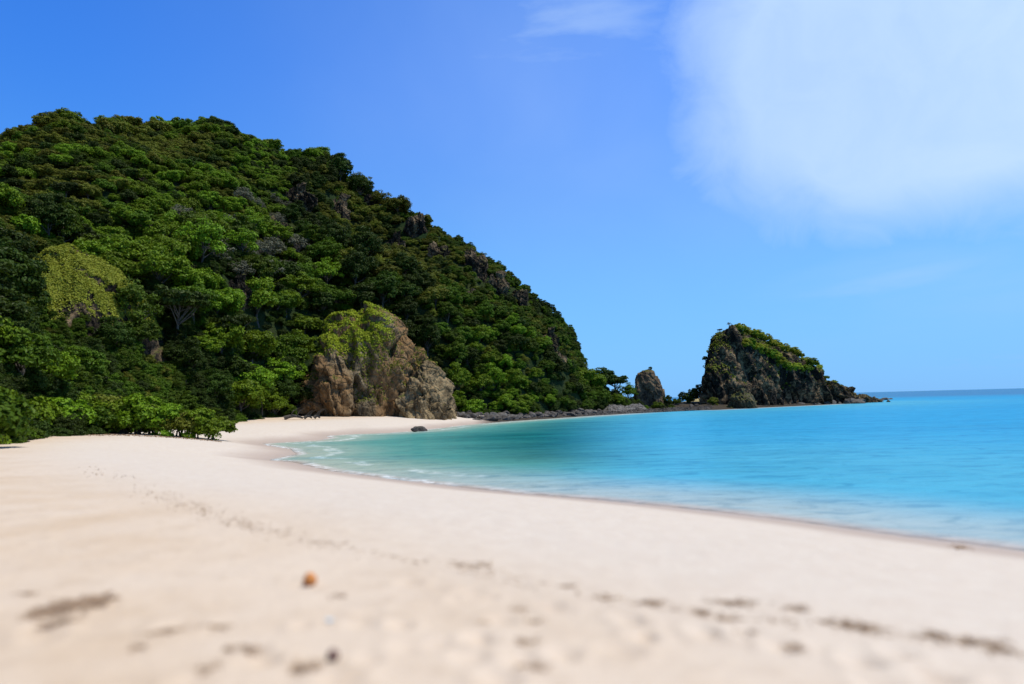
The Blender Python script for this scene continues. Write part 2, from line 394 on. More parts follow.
b1 = T.add('ShaderNodeBump'); b1.inputs['Strength'].default_value = .8; b1.inputs['Distance'].default_value = .16; T.link(w1, b1.inputs['Height'])
b2 = T.add('ShaderNodeBump'); b2.inputs['Strength'].default_value = .8; b2.inputs['Distance'].default_value = .9; T.link(w2, b2.inputs['Height']); T.link(b1.outputs[0], b2.inputs['Normal'])
fr = T.add('ShaderNodeFresnel'); fr.inputs['IOR'].default_value = 1.33; T.link(b2.outputs[0], fr.inputs['Normal'])
T.link(b2.outputs[0], gl.inputs['Normal'])
ff = T.math('MULTIPLY', T.math('MULTIPLY', fr.outputs[0], .30), T.math('SUBTRACT', 1.0, foam))
m1 = T.add('ShaderNodeMixShader'); T.link(ff, m1.inputs[0]); T.link(bd.outputs[0], m1.inputs[1]); T.link(gl.outputs[0], m1.inputs[2])
al = T.math('MAXIMUM', T.ramp(dep, 0.0, .05, .65, 1.0, False), foam)
tp = T.add('ShaderNodeBsdfTransparent'); m2 = T.add('ShaderNodeMixShader'); T.link(al, m2.inputs[0]); T.link(tp.outputs[0], m2.inputs[1]); T.link(m1.outputs[0], m2.inputs[2])
T.link(m2.outputs[0], out.inputs[0])
cove_a = sstep(np.arctan2(gx, gy), paz(680, 420)[0], paz(520, 420)[0])*sstep(gy, 24, 42)
P3 = np.stack([gx, gy, gx*0], -1)
fs = gridfaces(na, nr, True); keep = (gs[fs].min(1) < 2.0)
obj('sea', mesh_np('sea', np.stack([gx, gy, gx*0], -1), fs[keep], m, True, {'shore': gs, 'depth': np.maximum(-gz, 0), 'cove': cove_a}))['kind'] = 'structure'

# ------------------------------------------------------------------ the hill
R0 = [(-900, 30), (-500, 38), (0, 58), (100, 76), (225, 101), (310, 124), (455, 133), (520, 140), (560, 152), (620, 178), (650, 196), (690, 215)]
R1 = [(-900, 110), (-500, 130), (0, 185), (150, 203), (250, 213), (320, 213), (400, 196), (480, 182), (560, 175), (600, 188), (640, 202), (690, 220)]
RG = [(-900, 205), (-500, 150), (-150, 132), (0, 97), (30, 90), (60, 86), (90, 87), (150, 86), (200, 96), (240, 108), (270, 120), (300, 124), (322, 124), (345, 152), (380, 172), (400, 176),
      (440, 203), (480, 235), (520, 268), (545, 291), (560, 303), (572, 318), (578, 338), (585, 357), (597, 368), (612, 384), (630, 392), (645, 399), (690, 402)]
azs = lambda L: (np.array([paz(px, 400)[0] for px, _ in L]), np.array([v for _, v in L], float))
A0, V0 = azs(R0); A1, V1 = azs(R1)
AG = np.array([paz(px, py)[0] for px, py in RG]); EG = np.array([paz(px, py)[1] for px, py in RG])
AT, VT = azs([(-500, 5.5), (0, 5.0), (320, 5.0), (400, 3.0), (500, 2.2), (560, 2.5), (600, 3), (690, 1)])
def hill_t(x, y):
    a = np.arctan2(x, y); r = np.hypot(x, y)
    r0 = np.interp(a, A0, V0); r1 = np.interp(a, A1, V1); return (r-r0)/(r1-r0)
def hill_z(x, y):
    x = np.asarray(x, float); y = np.asarray(y, float)
    a = np.arctan2(x, y); r = np.hypot(x, y)
    r0 = np.interp(a, A0, V0); r1 = np.interp(a, A1, V1); e = np.interp(a, AG, EG)
    H = np.maximum(CAMZ+e*r1-np.interp(a, AT, VT)-1.2, .3)
    t = (r-r0)/(r1-r0)
    s = np.where(t < 1, np.clip(t, 0, 1)**.88, 1-.28*(t-1)**1.4*1.3)
    s = s*(1-0.06*np.exp(-((t-1)/.12)**2))
    P = np.stack([x, y, x*0], -1)
    env = sstep(t, .0, .25)*(.35+.65*sstep(np.abs(t-1), .02, .3))*np.clip(H/40, .1, 1.2)
    z = 1.2+(H-1.2)*s + env*(fbm(P, 36, 2, 21)*12.0+fbm(P, 12, 3, 22)*3.2-1.5*(1-fbm(P, 22, 3, 25, ridged=True)))
    z = np.where(t < 0, 1.2+t*14, z)
    return z
aa = np.linspace(paz(-900, 400)[0], paz(690, 400)[0], 420); tt = np.concatenate([np.linspace(-.15, 1.25, 230), np.linspace(1.3, 3.2, 40)])
AA, TT = np.meshgrid(aa, tt, indexing='ij'); AA = AA.ravel(); TT = TT.ravel()
RR = np.interp(AA, A0, V0)+TT*(np.interp(AA, A1, V1)-np.interp(AA, A0, V0))
hx = np.sin(AA)*RR; hy = np.cos(AA)*RR; hz_ = hill_z(hx, hy)
m, T, b, out = mat('hillside_undergrowth'); geo = T.add('ShaderNodeNewGeometry'); P = geo.outputs['Position']
n1 = T.noise(P, .07, 6, .6); n2 = T.noise(P, .9, 6, .7)
c = T.mix(T.ramp(n1, .38, .62), (.012, .030, .008), (.040, .055, .016))
c = T.mix(T.ramp(n2, .55, .75), c, (.06, .05, .028))
T.link(c, b.inputs['Base Color']); b.inputs['Roughness'].default_value = 1; b.inputs['Specular IOR Level'].default_value = .1
bump(T, b, n2, 1.0, 1.2)
obj('hill', mesh_np('hill', np.stack([hx, hy, hz_], -1), gridfaces(len(aa), len(tt)), m, True))['kind'] = 'structure'
def cast(px, py, dz=0.0):
    d = pdir(px, py); dh = math.hypot(d[0], d[1]); rr = np.arange(40, 260, .5)
    P = CAM+np.outer(rr/dh, d); z = hill_z(P[:, 0], P[:, 1])+dz
    i = np.argmax(P[:, 2] < z)
    return P[i] if (P[:, 2] < z).any() else None

# ------------------------------------------------------------------ rock masses built from their side view, with real depth
def rock_mass(sil, dist, D, k=.75, amp=1.0, sc=6.0, nu=170, nv=90, seed=1, base=-.6, lean=0.0, dfun=None, zb=0.0, cell=4.0, back=0.0):
    """sil: pixel outline from left foot over the top to the right foot; dist: horizontal distance of the spine."""
    dists = dist if isinstance(dist, tuple) else (dist, dist)
    n = len(sil); P = []
    for i, (px, py) in enumerate(sil):
        f = (px-sil[0][0])/(sil[-1][0]-sil[0][0]); P.append(pat(px, py, dists[0]+(dists[1]-dists[0])*f))
    P = np.array(P); seg = np.r_[0, np.cumsum(np.linalg.norm(np.diff(P, axis=0), axis=1))]
    uu = np.linspace(0, seg[-1], nu); S = np.stack([np.interp(uu, seg, P[:, c]) for c in range(3)], -1)
    ax = P[-1]-P[0]; ax[2] = 0; ax /= np.linalg.norm(ax); dn = P.mean(0)-CAM; dn[2] = 0; dn /= np.linalg.norm(dn)       # away from the viewer
    h = np.maximum(S[:, 2]-zb, .0); hm = h.max()
    lat = (S-P[0])@ax; latf = np.clip(lat/lat[-1], 0, 1)
    Dd = D*np.clip(h/hm, 0, 1)**.45 if dfun is None else D*np.interp(latf, dfun[0], dfun[1])*np.clip(h/hm*3, 0, 1)**.5
    th = np.linspace(0, math.pi, nv); V = []
    for i in range(nu):
        cv = -np.sign(np.cos(th))*np.abs(np.cos(th))**k*Dd[i]
        cz = np.abs(np.sin(th))**k*(h[i]-base)+base
        q = S[i][None, :2]+np.outer(cv+lean*(cz)+back, dn[:2])
        V.append(np.c_[q, zb+cz])
    V = np.array(V).reshape(-1, 3)
    # displacement along approximate outward normals
    G = V.reshape(nu, nv, 3); du = np.gradient(G, axis=0); dv = np.gradient(G, axis=1); N = np.cross(dv, du); N /= np.linalg.norm(N, axis=-1, keepdims=True)+1e-9
    c0 = G.mean((0, 1)); sgn = np.sign(((G-c0)*N).sum(-1).mean()); N = (N*sgn).reshape(-1, 3)
    cv_, f1, ed = cellular(V*np.array([1, 1, .6])+fbm(V, 5, 2, seed+4)[:, None]*1.2, cell, seed)
    W1 = V+np.stack([fbm(V, 5, 3, seed+4+k) for k in range(3)], -1)*1.0
    sh_ = W1@np.array([[1, 0, 0], [0, 1, 0], [.35, 0, .55]])                       # strata lean to one side
    disp = amp*(fbm(sh_, sc*1.4, 3, seed, .5, True)*.55-.15)
    for cs, aw in ((cell*1.15, .95), (cell*.45, .42), (cell*.2, .2)):
        cv_, tl, ed = cellular(sh_*np.array([1, 1, .8]), cs, seed+int(cs*10)); disp = disp+amp*aw*(tl*.75+.22*cv_-.10*np.exp(-(ed/.08)**2))
    disp = disp+amp*.12*fbm(V, sc*.12, 3, seed+60, .6)-amp*.16
    topw = np.ones(len(V))
    V = V+N*disp[:, None]*topw[:, None]
    return V, gridfaces(nu, nv), N, (nu, nv)
def leaf_quads(C, N, size, rs, up=.5, asp=1.6):
    """leaf-shaped quads at C, facing mix of N and up"""
    n = len(C); nn = N*1.0+np.array([0, 0, up])+rs.normal(0, .55, (n, 3)); nn /= np.linalg.norm(nn, axis=1, keepdims=True)+1e-9
    t = np.cross(nn, rs.normal(0, 1, (n, 3))); t /= np.linalg.norm(t, axis=1, keepdims=True)+1e-9; bt = np.cross(nn, t)
    s = size*rs.uniform(.6, 1.35, n)[:, None]
    a = C-t*s*asp*.5; b = C+bt*s*.5+t*s*.1; c = C+t*s*asp*.5-nn*s*.25; d = C-bt*s*.5+t*s*.1
    return np.stack([a, b, c, d], 1).reshape(-1, 3), np.arange(n*4).reshape(-1, 4)
def surf_pts(V, Fq, n, rs, cond=None):
    A = V[Fq]; cr = np.cross(A[:, 2]-A[:, 0], A[:, 3]-A[:, 1]); ar = np.linalg.norm(cr, axis=1)*.5; nn = cr/(np.linalg.norm(cr, axis=1, keepdims=True)+1e-9)
    ctr = A.mean(1); cc = V.mean(0)
    if (nn[:, 2]*ar).sum() < 0: nn = -nn
    w_ = ar.copy()
    if cond is not None: w_ = w_*cond(ctr, nn)
    idx = rs.choice(len(Fq), n, p=w_/w_.sum()); r = rs.rand(n, 2)
    q = A[idx]; C = (q[:, 0]*(1-r[:, :1])+q[:, 1]*r[:, :1])*(1-r[:, 1:])+(q[:, 3]*(1-r[:, :1])+q[:, 2]*r[:, :1])*r[:, 1:]
    return C, nn[idx]
def cover(name, pts, mat_, size, rs, lift, label, cat, up=.5, kind='stuff'):
    C, N = pts; C = C+(N*.4+np.array([0, 0, .8]))*rs.rand(len(C), 1)*lift
    V, Fq = leaf_quads(C, N, size, rs, up); tone = np.repeat(np.clip(.5+.5*fbm(C, 1.5, 3, 77)+rs.normal(0, .2, len(C)), 0, 1), 4)
    o = obj(name, mesh_np(name, V, Fq, mat_, False, {'tone': tone})); tag(o, label, cat, None, kind); return o
rs = np.random.RandomState(3)

# bluff at the end of the beach
BL = [(299, 422), (304, 404), (310, 384), (318, 358), (326, 337), (337, 323), (352, 315), (368, 312), (381, 313), (394, 322), (408, 336), (422, 350), (435, 366), (446, 386), (452, 420)]
V, Fq, N, sh = rock_mass(BL, (124, 129), 12, .85, 3.0, 8, 260, 140, 31, dfun=([0, .3, .6, 1], [.7, 1, .9, .5]), cell=5)
bl = empty('rock_bluff', tuple(pat(380, 421, 126)*np.array([1, 1, 0])))
tag(bl, 'brown rock bluff topped with lime green growth at the far end of the sand', 'cliff')
def shifted(V, o): return V-np.array(o.location)
obj('rock_face', mesh_np('bluff', shifted(V, bl), Fq, ROCKB, True), bl)
BLV = V
V2, F2, N2, sh = rock_mass([(398, 421), (402, 398), (409, 384), (418, 370), (427, 365), (435, 371), (442, 382), (448, 394), (453, 407), (456, 420)], (121, 124), 8, .8, 2.4, 6, 170, 110, 37, cell=4)
obj('rock_spur', mesh_np('spur', shifted(V2, bl), F2, rock_mat('beige_spur_rock', (.040, .028, .013), (.38, .275, .14), (.14, .15, .03), .06, .7), True), bl)['label'] = 'paler beige spur leaning on the right side of the bluff'
P_ = surf_pts(V, Fq, 42000, rs, lambda c, n: (sstep(n[:, 2]+.25*fbm(c, 4, 3, 5), .0, .3))*sstep(c[:, 2]+2*fbm(c, 5, 2, 8), 11, 14.5)*sstep(-c[:, 0]+fbm(c, 6, 2, 5)*3, 20.5, 24))
cover('creeper_cover', P_, FM['lime'], .19, rs, .4, 'lime green creepers and grass capping the brown rock bluff', 'ground cover')
P_ = surf_pts(V, Fq, 11000, rs, lambda c, n: sstep(fbm(c, 5, 4, 15)+.4*n[:, 2], .15, .35)*sstep(c[:, 2], 2, 6))
cover('creeper_cover', P_, FM['olive'], .22, rs, .4, 'olive brown creepers hanging in patches down the bluff face', 'ground cover')

# grassy knoll on the left slope
KN = [(4, 385), (8, 340), (13, 292), (24, 268), (46, 254), (70, 251), (95, 260), (118, 273), (136, 290), (150, 315), (160, 345), (172, 385)]
V, Fq, N, sh = rock_mass(KN, (95, 103), 11, .9, 1.0, 9, 190, 120, 51, zb=6.0, base=-6, cell=4.5)
kn = empty('rocky_knoll', tuple(pat(90, 385, 101)*np.array([1, 1, 0])+np.array([0, 0, 6.])))
tag(kn, 'rounded rocky knoll with yellow green grassy top amid the left slope trees', 'knoll')
obj('rock_face', mesh_np('knoll', shifted(V, kn), Fq, ROCK, True), kn)
P_ = surf_pts(V, Fq, 110000, rs, lambda c, n: sstep(n[:, 2]+.3*fbm(c, 4, 3, 5), -.1, .2)*sstep(c[:, 2]+4*fbm(c, 5, 3, 8), 13.5, 17)*sstep(n[:, 2]+.5*fbm(c, 3.5, 3, 18), -.05, .22))
cover('grass_cover', P_, FM['grass'], .15, rs, .3, 'yellow green grass and creepers covering the rounded knoll', 'grass')
KNV = V

# headland island at the right
IS = [(706, 407), (707, 396), (708, 380), (709, 362), (712, 346), (716, 336), (724, 331), (736, 330), (748, 333), (765, 342), (780, 351), (795, 360), (812, 371), (828, 380), (842, 388), (856, 394), (868, 397.5), (880, 399.5), (890, 401.5)]
V, Fq, N, sh = rock_mass(IS, (214, 276), 16, .8, 3.0, 9, 380, 160, 71, dfun=([0, .1, .35, .6, .8, 1], [.55, .8, 1, .7, .4, .15]), cell=5.5)
isl = empty('rock_headland', tuple(pat(760, 408, 228)*np.array([1, 1, 0])))
tag(isl, 'dark rock headland with a sheer left side and a long slope down to the sea', 'headland')
obj('rock_face', mesh_np('headland', shifted(V, isl), Fq, ROCK, True), isl)
ISV, ISF = V, Fq
P_ = surf_pts(V, Fq, 5000, rs, lambda c, n: sstep(n[:, 2]+.5*fbm(c, 5, 3, 9), .45, .9)*sstep(c[:, 2], 4, 9)*sstep(fbm(c, 6, 3, 33), -.15, .25))
cover('creeper_cover', P_, FM['olive'], .42, rs, .5, 'dry olive grass clinging to the ledges of the dark headland', 'ground cover')
# small brown hump at its foot
V, Fq, N, sh = rock_mass([(727, 407), (731, 398), (737, 393), (744, 391), (751, 395), (757, 407)], 202, 4.5, .85, 1.4, 3, 90, 70, 91, cell=2.0)
hp = obj('rock_hump', mesh_np('hump', V, Fq, rock_mat('olive_brown_rock', (.03, .026, .014), (.16, .13, .07), (.09, .10, .025), .25, .6), True)); tag(hp, 'low rounded olive brown rock at the foot of the dark headland', 'rock')
# sea stack
V, Fq, N, sh = rock_mass([(634, 405), (635, 390), (635.5, 379), (637, 373), (642, 371), (649, 370.5), (655, 373), (660, 380), (663, 391), (664, 405)], 203, 4.2, .6, .9, 4, 150, 110, 101, cell=3.0)
stk = obj('rock_stack', mesh_np('stack', V, Fq, rock_mat('brown_stack_rock', (.02, .016, .014), (.26, .18, .10), (.15, .145, .03), .16, .6), True))
tag(stk, 'tall upright brown rock pillar standing alone between hill and headland', 'rock')

# ------------------------------------------------------------------ boulders
def boulder_mesh(name, seed, sub=3, mat_=BOULD, flat=.7):
    bm = bmesh.new(); bmesh.ops.create_icosphere(bm, subdivisions=sub, radius=1.0)
    V = np.array([v.co[:] for v in bm.verts]); rr = np.random.RandomState(seed)
    for k in range(9):                                        # cut flat facets
        n = rr.normal(0, 1, 3); n /= np.linalg.norm(n); c = rr.uniform(.55, .85); d_ = V@n; V = V-np.outer(np.maximum(d_-c, 0), n)
    V = V*(1+.10*fbm(V+seed*7, .7, 4, seed)[:, None]); V = V*np.array([1, rr.uniform(.7, 1), flat])
    F = np.array([[v.index for v in f.verts] for f in bm.faces]); bm.free()
    return mesh_np(name, V, F, mat_, False)
BM_ = [boulder_mesh('boulder', 200+k, 3, BOULD, .62+.08*(k % 3)) for k in range(6)]
BG = 'dark boulders along the rocky shore below the forested hill'
def place_boulder(x, y, z, s, label, group=None, name='boulder', me=None, cat='boulder'):
    o = obj(name, me or random.choice(BM_)); o.location = (x, y, z); o.scale = (s*random.uniform(.8, 1.3), s, s*random.uniform(.7, 1.1)); o.rotation_euler = (random.uniform(-.3, .3), random.uniform(-.3, .3), random.uniform(0, 6.3))
    return tag(o, label, cat, group)
rb = random.Random(9)
segs = [((458, 423), (500, 421.3)), ((500, 421.3), (560, 417.5)), ((560, 417.5), (620, 413.5)), ((620, 413.5), (700, 409.5))]
lab = ['dark boulder on the sand spit beside the brown bluff', 'dark boulder at the waterline below the tall forest slope', 'dark boulder at the waterline where the hill slope runs out', 'dark boulder along the low neck in front of the rock pillar']
for si, (p, q) in enumerate(segs):
    for k in range([40, 66, 60, 44][si]):
        t = rb.random(); px = p[0]+(q[0]-p[0])*t; py = p[1]+(q[1]-p[1])*t; g = pground(px, py)
        off = rb.random()**1.3*7.5-1.0; L = math.hypot(g[0], g[1]); gx1 = g[0]*(1+off/L)+0; gy1 = g[1]*(1+off/L)
        s_ = rb.choice([.4, .55, .7, .9, 1.2])*rb.uniform(.7, 1.2); s_ = min(s_, 1.0) if si == 3 else s_
        place_boulder(gx1, gy1, max(gz1(gx1, gy1), -.3)+s_*.12, s_, lab[si], BG)
for px, py, s_, l in [(487, 421.5, 2.0, 'largest dark boulder standing on the waterline right of the brown bluff'), (478, 422, 1.1, 'squat boulder just left of the largest waterline boulder'),
                      (569, 415.5, 2.2, 'broad grey boulder jutting from the rocky shore below the forest'), (420, 430.5, .95, 'low dark rock lying in the shallows off the brown bluff'),
                      (414, 431.2, .5, 'small knob beside the low dark rock in the shallows'), (443, 421.5, 1.0, 'pale boulder at the right foot of the brown bluff')]:
    g = pground(px, py, .1); place_boulder(g[0], g[1], .25, s_, l)
# tail of rocks off the headland
for k in range(34):
    t = k/33; px = 852+t*38+rb.uniform(-2, 2); py = 403.8-t*4.5; g = pground(px, py)
    place_boulder(g[0], g[1]+rb.uniform(-2, 4), .3*(1-t), (2.5-1.2*t)*rb.uniform(.7, 1.15)*(1.25 if 868 < px < 874 else 1), 'low black rock in the broken tail running seaward off the headland', 'black rocks trailing off the headland', name='tail_rock', cat='rock')
for k in range(26):
    t = (k+.5)/26; px = 708+t*145; py = 409-t*5.4; g = pground(px, py)
    place_boulder(g[0]+rb.uniform(-1, 1), g[1]+rb.uniform(0, 3.5), .1, rb.uniform(.7, 1.9), 'dark fallen rock at the water edge under the headland', 'fallen rocks under the headland', name='fallen_rock', cat='rock')
# scree patch
def scree(name, px0, px1, py0, py1, n, label):
    Vs, Fs = [], []; base = boulder_mesh('tmp', 333, 1); bv = np.array([v.co[:] for v in base.vertices]); bf = np.array([p.vertices[:] for p in base.polygons])
    bpy.data.meshes.remove(base); r = np.random.RandomState(8); k = 0
    for i in range(n):
        px = r.uniform(px0, px1); f = r.rand(); u_ = (px-px0)/(px1-px0); lim = math.sin(math.pi*min(max(u_, 0), 1))**.5*(.75+.25*math.sin(9*u_)); f *= max(lim, .05)
        g = pground(px, py0+(px-px0)*(-.05)); L = np.hypot(g[0], g[1]); x = g[0]*(1+f*13/L); y = g[1]*(1+f*13/L); z = .3+f*2.3
        e = Euler(tuple(r.uniform(0, 6, 3))).to_matrix(); s_ = r.uniform(.25, .7)
        Vs.append((bv@np.array(e).T)*s_+np.array([x, y, z])); Fs.append(bf+k); k += len(bv)
    o = obj(name, mesh_np(name, np.concatenate(Vs), np.concatenate(Fs), GREYR, False)); tag(o, label, 'scree', None, 'stuff')
scree('scree', 604, 646, 414.5, 410, 1300, 'grey scree of broken stones spilling to the water left of the rock pillar')
# shingle strip
Vs, Fs = [], []; base = boulder_mesh('tmp', 334, 1); bv = np.array([v.co[:] for v in base.vertices]); bf = np.array([p.vertices[:] for p in base.polygons]); bpy.data.meshes.remove(base)
r = np.random.RandomState(18)
for i in range(3200):
    t = r.rand(); px = 456+t*256; py = np.interp(px, [456, 500, 560, 620, 712], [423, 421.3, 417.5, 414, 409.8]); g = pground(px, py); L = np.hypot(*g[:2]); off = r.rand()**1.5*6-.4
    x = g[0]*(1+off/L); y = g[1]*(1+off/L); e = Euler(tuple(r.uniform(0, 6, 3))).to_matrix(); s_ = r.uniform(.12, .38)
    Vs.append((bv@np.array(e).T)*s_+np.array([x, y, .05+.14*max(off, 0)])); Fs.append(bf+i*len(bv))
o = obj('shingle', mesh_np('shingle', np.concatenate(Vs), np.concatenate(Fs), BOULD, False)); tag(o, 'dark shingle and cobbles packed between the boulders of the rocky shore', 'shingle', None, 'stuff')
# rock outcrops on the hill
OM = [boulder_mesh('outcrop', 400+k, 6, ROCK, 1.0) for k in range(3)]
for me in OM:
    V = np.array([v.co[:] for v in me.vertices]); Wv = V+np.stack([fbm(V, .8, 3, 60+q) for q in range(3)], -1)*.2
    dd = .20*fbm(Wv*np.array([1, 1, .5]), 1.0, 3, 5, .5, True)
    for cs, aw in ((.8, .55), (.32, .28), (.15, .14)):
        cv_, tl, ed = cellular(Wv*np.array([1, 1, .6]), cs, 70+int(cs*100)); dd = dd+aw*(tl*.6+.25*cv_)
    V = V*(1+dd[:, None]); me.vertices.foreach_set('co', V.astype(np.float32).ravel()); me.update()
OUT = [(478, 272, 4.5, 7, 'bare rock crag high on the right shoulder of the hill'), (497, 292, 4, 5, 'rock step just below the crag on the right shoulder'), (468, 300, 3, 3, 'pale rock ledge under the right shoulder crag'),
       (520, 300, 3.5, 3.5, 'rock rib on the skyline edge below the right shoulder'), (415, 232, 5, 6, 'dark cliff band in the upper middle of the hill'), (395, 252, 4.5, 5, 'dark hollow cliff below the upper cliff band'),
       (440, 258, 4, 5, 'shadowed rock wall between the two upper crags'), (300, 205, 5, 5, 'dark crag below the highest hump of the hill'), (335, 215, 5, 6, 'dark crag right of the highest hump'),
       (275, 232, 4, 4, 'weathered grey outcrop among dry scrub'), (370, 205, 4, 4, 'rock edge just under the skyline at the hill notch'), (550, 345, 3, 4, 'small rock face near the foot of the skyline ridge'),
       (560, 365, 2.5, 3.5, 'narrow rock face low on the skyline ridge'), (238, 300, 3, 4, 'grey slab showing between trees above the beach'), (455, 235, 3.5, 3, 'brown rock edge on the skyline above the crag')]
OUTP = []
for i, (px, py, s1, s2, l) in enumerate(OUT):
    p = cast(px, py)
    if p is None: continue
    o = obj('rock_outcrop', OM[i % 3]); o.location = tuple(p); o.scale = (s1*.8, s1*.65, s2*.72); o.rotation_euler = (random.uniform(-.2, .2), random.uniform(-.2, .2), random.uniform(0, 6)); tag(o, l, 'rock'); OUTP.append((p, s1))

# ------------------------------------------------------------------ vegetation prototypes
def crown_geom(seed, R1=1.0, h0=.55, ry=.8, nl=46, per=62, leaf=.085, flat=False, droop=.0, open_=.0):
    """crown of leaf clumps around z=h0..; unit radius; base of trunk at the origin"""
    r = np.random.RandomState(seed); C = []; N = []; tone = []; ctr = []
    for k in range(nl):
        d = r.normal(0, 1, 3); d[2] = abs(d[2])*1.0-.35; d /= np.linalg.norm(d)
        rad = r.uniform(.35, .82)**.6 if not flat else r.uniform(.2, 1.0)
        lump = 1+.25*math.sin(3*math.atan2(d[1], d[0])+seed)
        c = d*rad*lump*.80*np.array([1, 1, ry])
        if flat: c[2] = r.choice([-.12, .05, .2, .33])*ry+r.normal(0, .02); c[:2] *= 1.05
        c = c+np.array([0, 0, h0+ry*.45]); rr = r.uniform(.13, .27)
        q = r.normal(0, 1, (per, 3)); q /= np.linalg.norm(q, axis=1, keepdims=True); q[:, 2] = np.where(r.rand(per) < .6, np.abs(q[:, 2]), q[:, 2])
        rad2 = rr*r.uniform(.55, 1.08, per)[:, None]; off = q*rad2*np.array([1, 1, .30 if flat else .62])
        C.append(c+off); N.append(q*.9+d*.3); tone.append(np.clip(r.uniform(0, 1)*.5+.25+r.normal(0, .2, per), 0, 1)); ctr.append(c)
    C = np.concatenate(C); N = np.concatenate(N); tone = np.concatenate(tone)
    V, Fq = leaf_quads(C, N, leaf, r, .45); return V, Fq, np.repeat(tone, 4), np.array(ctr)
def tube(P, rad, n=7):
    P = np.array(P, float); V = []; 
    for i in range(len(P)):
        t = P[min(i+1, len(P)-1)]-P[max(i-1, 0)]; t /= np.linalg.norm(t); a = np.cross(t, [.3, .9, .1]); a /= np.linalg.norm(a); b_ = np.cross(t, a)
        for k in range(n): th = k/n*2*math.pi; V.append(P[i]+rad[i]*(a*math.cos(th)+b_*math.sin(th)))
    F = [[i*n+k, i*n+(k+1) % n, (i+1)*n+(k+1) % n, (i+1)*n+k] for i in range(len(P)-1) for k in range(n)]
    return np.array(V), np.array(F)
def trunk_geom(seed, ctrs, h0, rad=.05, stems=1, limbs=9):
    r = np.random.RandomState(seed); Vs, Fs, k = [], [], 0
    for s_ in range(stems):
        o = np.array([r.uniform(-.15, .15), r.uniform(-.15, .15), 0])*(stems > 1)
        top = np.array([r.uniform(-.12, .12), r.uniform(-.12, .12), h0+.35]); 
        path = [o+np.array([0, 0, -.25]), o*1.0, o+(top-o)*.35+r.normal(0, .02, 3), o+(top-o)*.7+r.normal(0, .03, 3), top]
        V, F = tube(path, [rad*1.35, rad*1.1, rad*.85, rad*.65, rad*.35]); Vs.append(V); Fs.append(F+k); k += len(V)
        for j in range(limbs):
            c = ctrs[r.randint(len(ctrs))]; f = r.uniform(.45, .95); a = o+(top-o)*f; mid = (a+c)/2+np.array([0, 0, -.04])+r.normal(0, .02, 3)
            V, F = tube([a, mid, c], [rad*.4, rad*.28, rad*.1], 5); Vs.append(V); Fs.append(F+k); k += len(V)
    return np.concatenate(Vs), np.concatenate(Fs)
SHAPES = {}
def shape(key, seed, h0, ry, nl, per, leaf, flat=False, rad=.05, stems=1, limbs=9):
    V, F, t, c = crown_geom(seed, 1, h0, ry, nl, per, leaf, flat)
    TV, TF = trunk_geom(seed, c, h0, rad, stems, limbs)
    SHAPES[key] = (V, F, t, mesh_np('trunk', TV, TF, BARK, True))
shape('round0', 1, .55, .85, 84, 100, .058); shape('round1', 2, .60, .95, 80, 100, .058); shape('round2', 3, .45, .7, 84, 100, .058); shape('tall0', 4, .8, 1.25, 90, 96, .055)
shape('loose0', 5, .7, .8, 52, 80, .055, rad=.045, limbs=16); shape('umb0', 6, .95, .55, 60, 100, .058, True, limbs=18)
shape('shrub0', 7, .18, .62, 90, 100, .060, rad=.035, stems=4, limbs=7); shape('shrub1', 8, .24, .55, 84, 100, .062, True, rad=.035, stems=4, limbs=9); shape('shrub2', 9, .12, .75, 90, 100, .060, rad=.03, stems=5, limbs=7)
shape('twig0', 10, .35, .7, 40, 42, .045, rad=.03, stems=4, limbs=12); shape('cone0', 11, .12, 1.7, 64, 90, .07)
CM = {}
def crown_mesh(sk, mk):
    if (sk, mk) not in CM:
        V, F, t, _ = SHAPES[sk]; CM[(sk, mk)] = mesh_np('crown', V, F, FM[mk], False, {'tone': t})
    return CM[(sk, mk)]
PROTO = {}
def add_plant(name, sk, mk, loc, s, label, cat, group, rz=None, sz=1.0, sx=1.0):
    if (sk, mk, name) in PROTO:
        src = PROTO[(sk, mk, name)]; t = src.copy(); COL.objects.link(t)
        for ch in src.children: c = ch.copy(); COL.objects.link(c); c.parent = t
        if 'group' in t: del t['group']
    else:
        t = empty(name); obj('crown', crown_mesh(sk, mk), t); obj('trunk', SHAPES[sk][3], t); PROTO[(sk, mk, name)] = t
    t.location = tuple(loc); t.rotation_euler = (random.uniform(-.06, .06), random.uniform(-.06, .06), random.uniform(0, 6.28) if rz is None else rz); t.scale = (s*sx, s*random.uniform(.9, 1.1), s*sz)
    return tag(t, label, cat, group)

# ------------------------------------------------------------------ hillside forest
rs = np.random.RandomState(77); NP = 42000
a = rs.uniform(paz(-420, 400)[0], paz(632, 400)[0], NP); t = rs.uniform(-.02, 1.12, NP)
r0 = np.interp(a, A0, V0); r1 = np.interp(a, A1, V1); r_ = r0+t*(r1-r0)
acc = rs.rand(NP) < (r_*(r1-r0))/(205*145.); a, t, r_ = a[acc], t[acc], r_[acc]
x = np.sin(a)*r_; y = np.cos(a)*r_; z = hill_z(x, y)
px, py, dep = proj(np.stack([x, y, z], -1))
P0 = np.stack([x, y, x*0], -1); sn = fbm(P0, 14, 3, 90); sz_n = rs.rand(len(x))
size = 1.9+2.5*sz_n**1.5+.7*sn
size = size*np.interp(px, [-400, 380, 470, 560, 640], [1.12, 1.0, .72, .58, .6])*np.interp(t, [0, .3, .55, 1.1], [1.0, .95, .58, .52])
size = size*np.where((t > .9) & (t < 1.03) & (rs.rand(len(t)) < .10) & (px < 440), 1.9, 1.0)
ks = np.argsort(-size); taken = []; sel = []
cell = {}
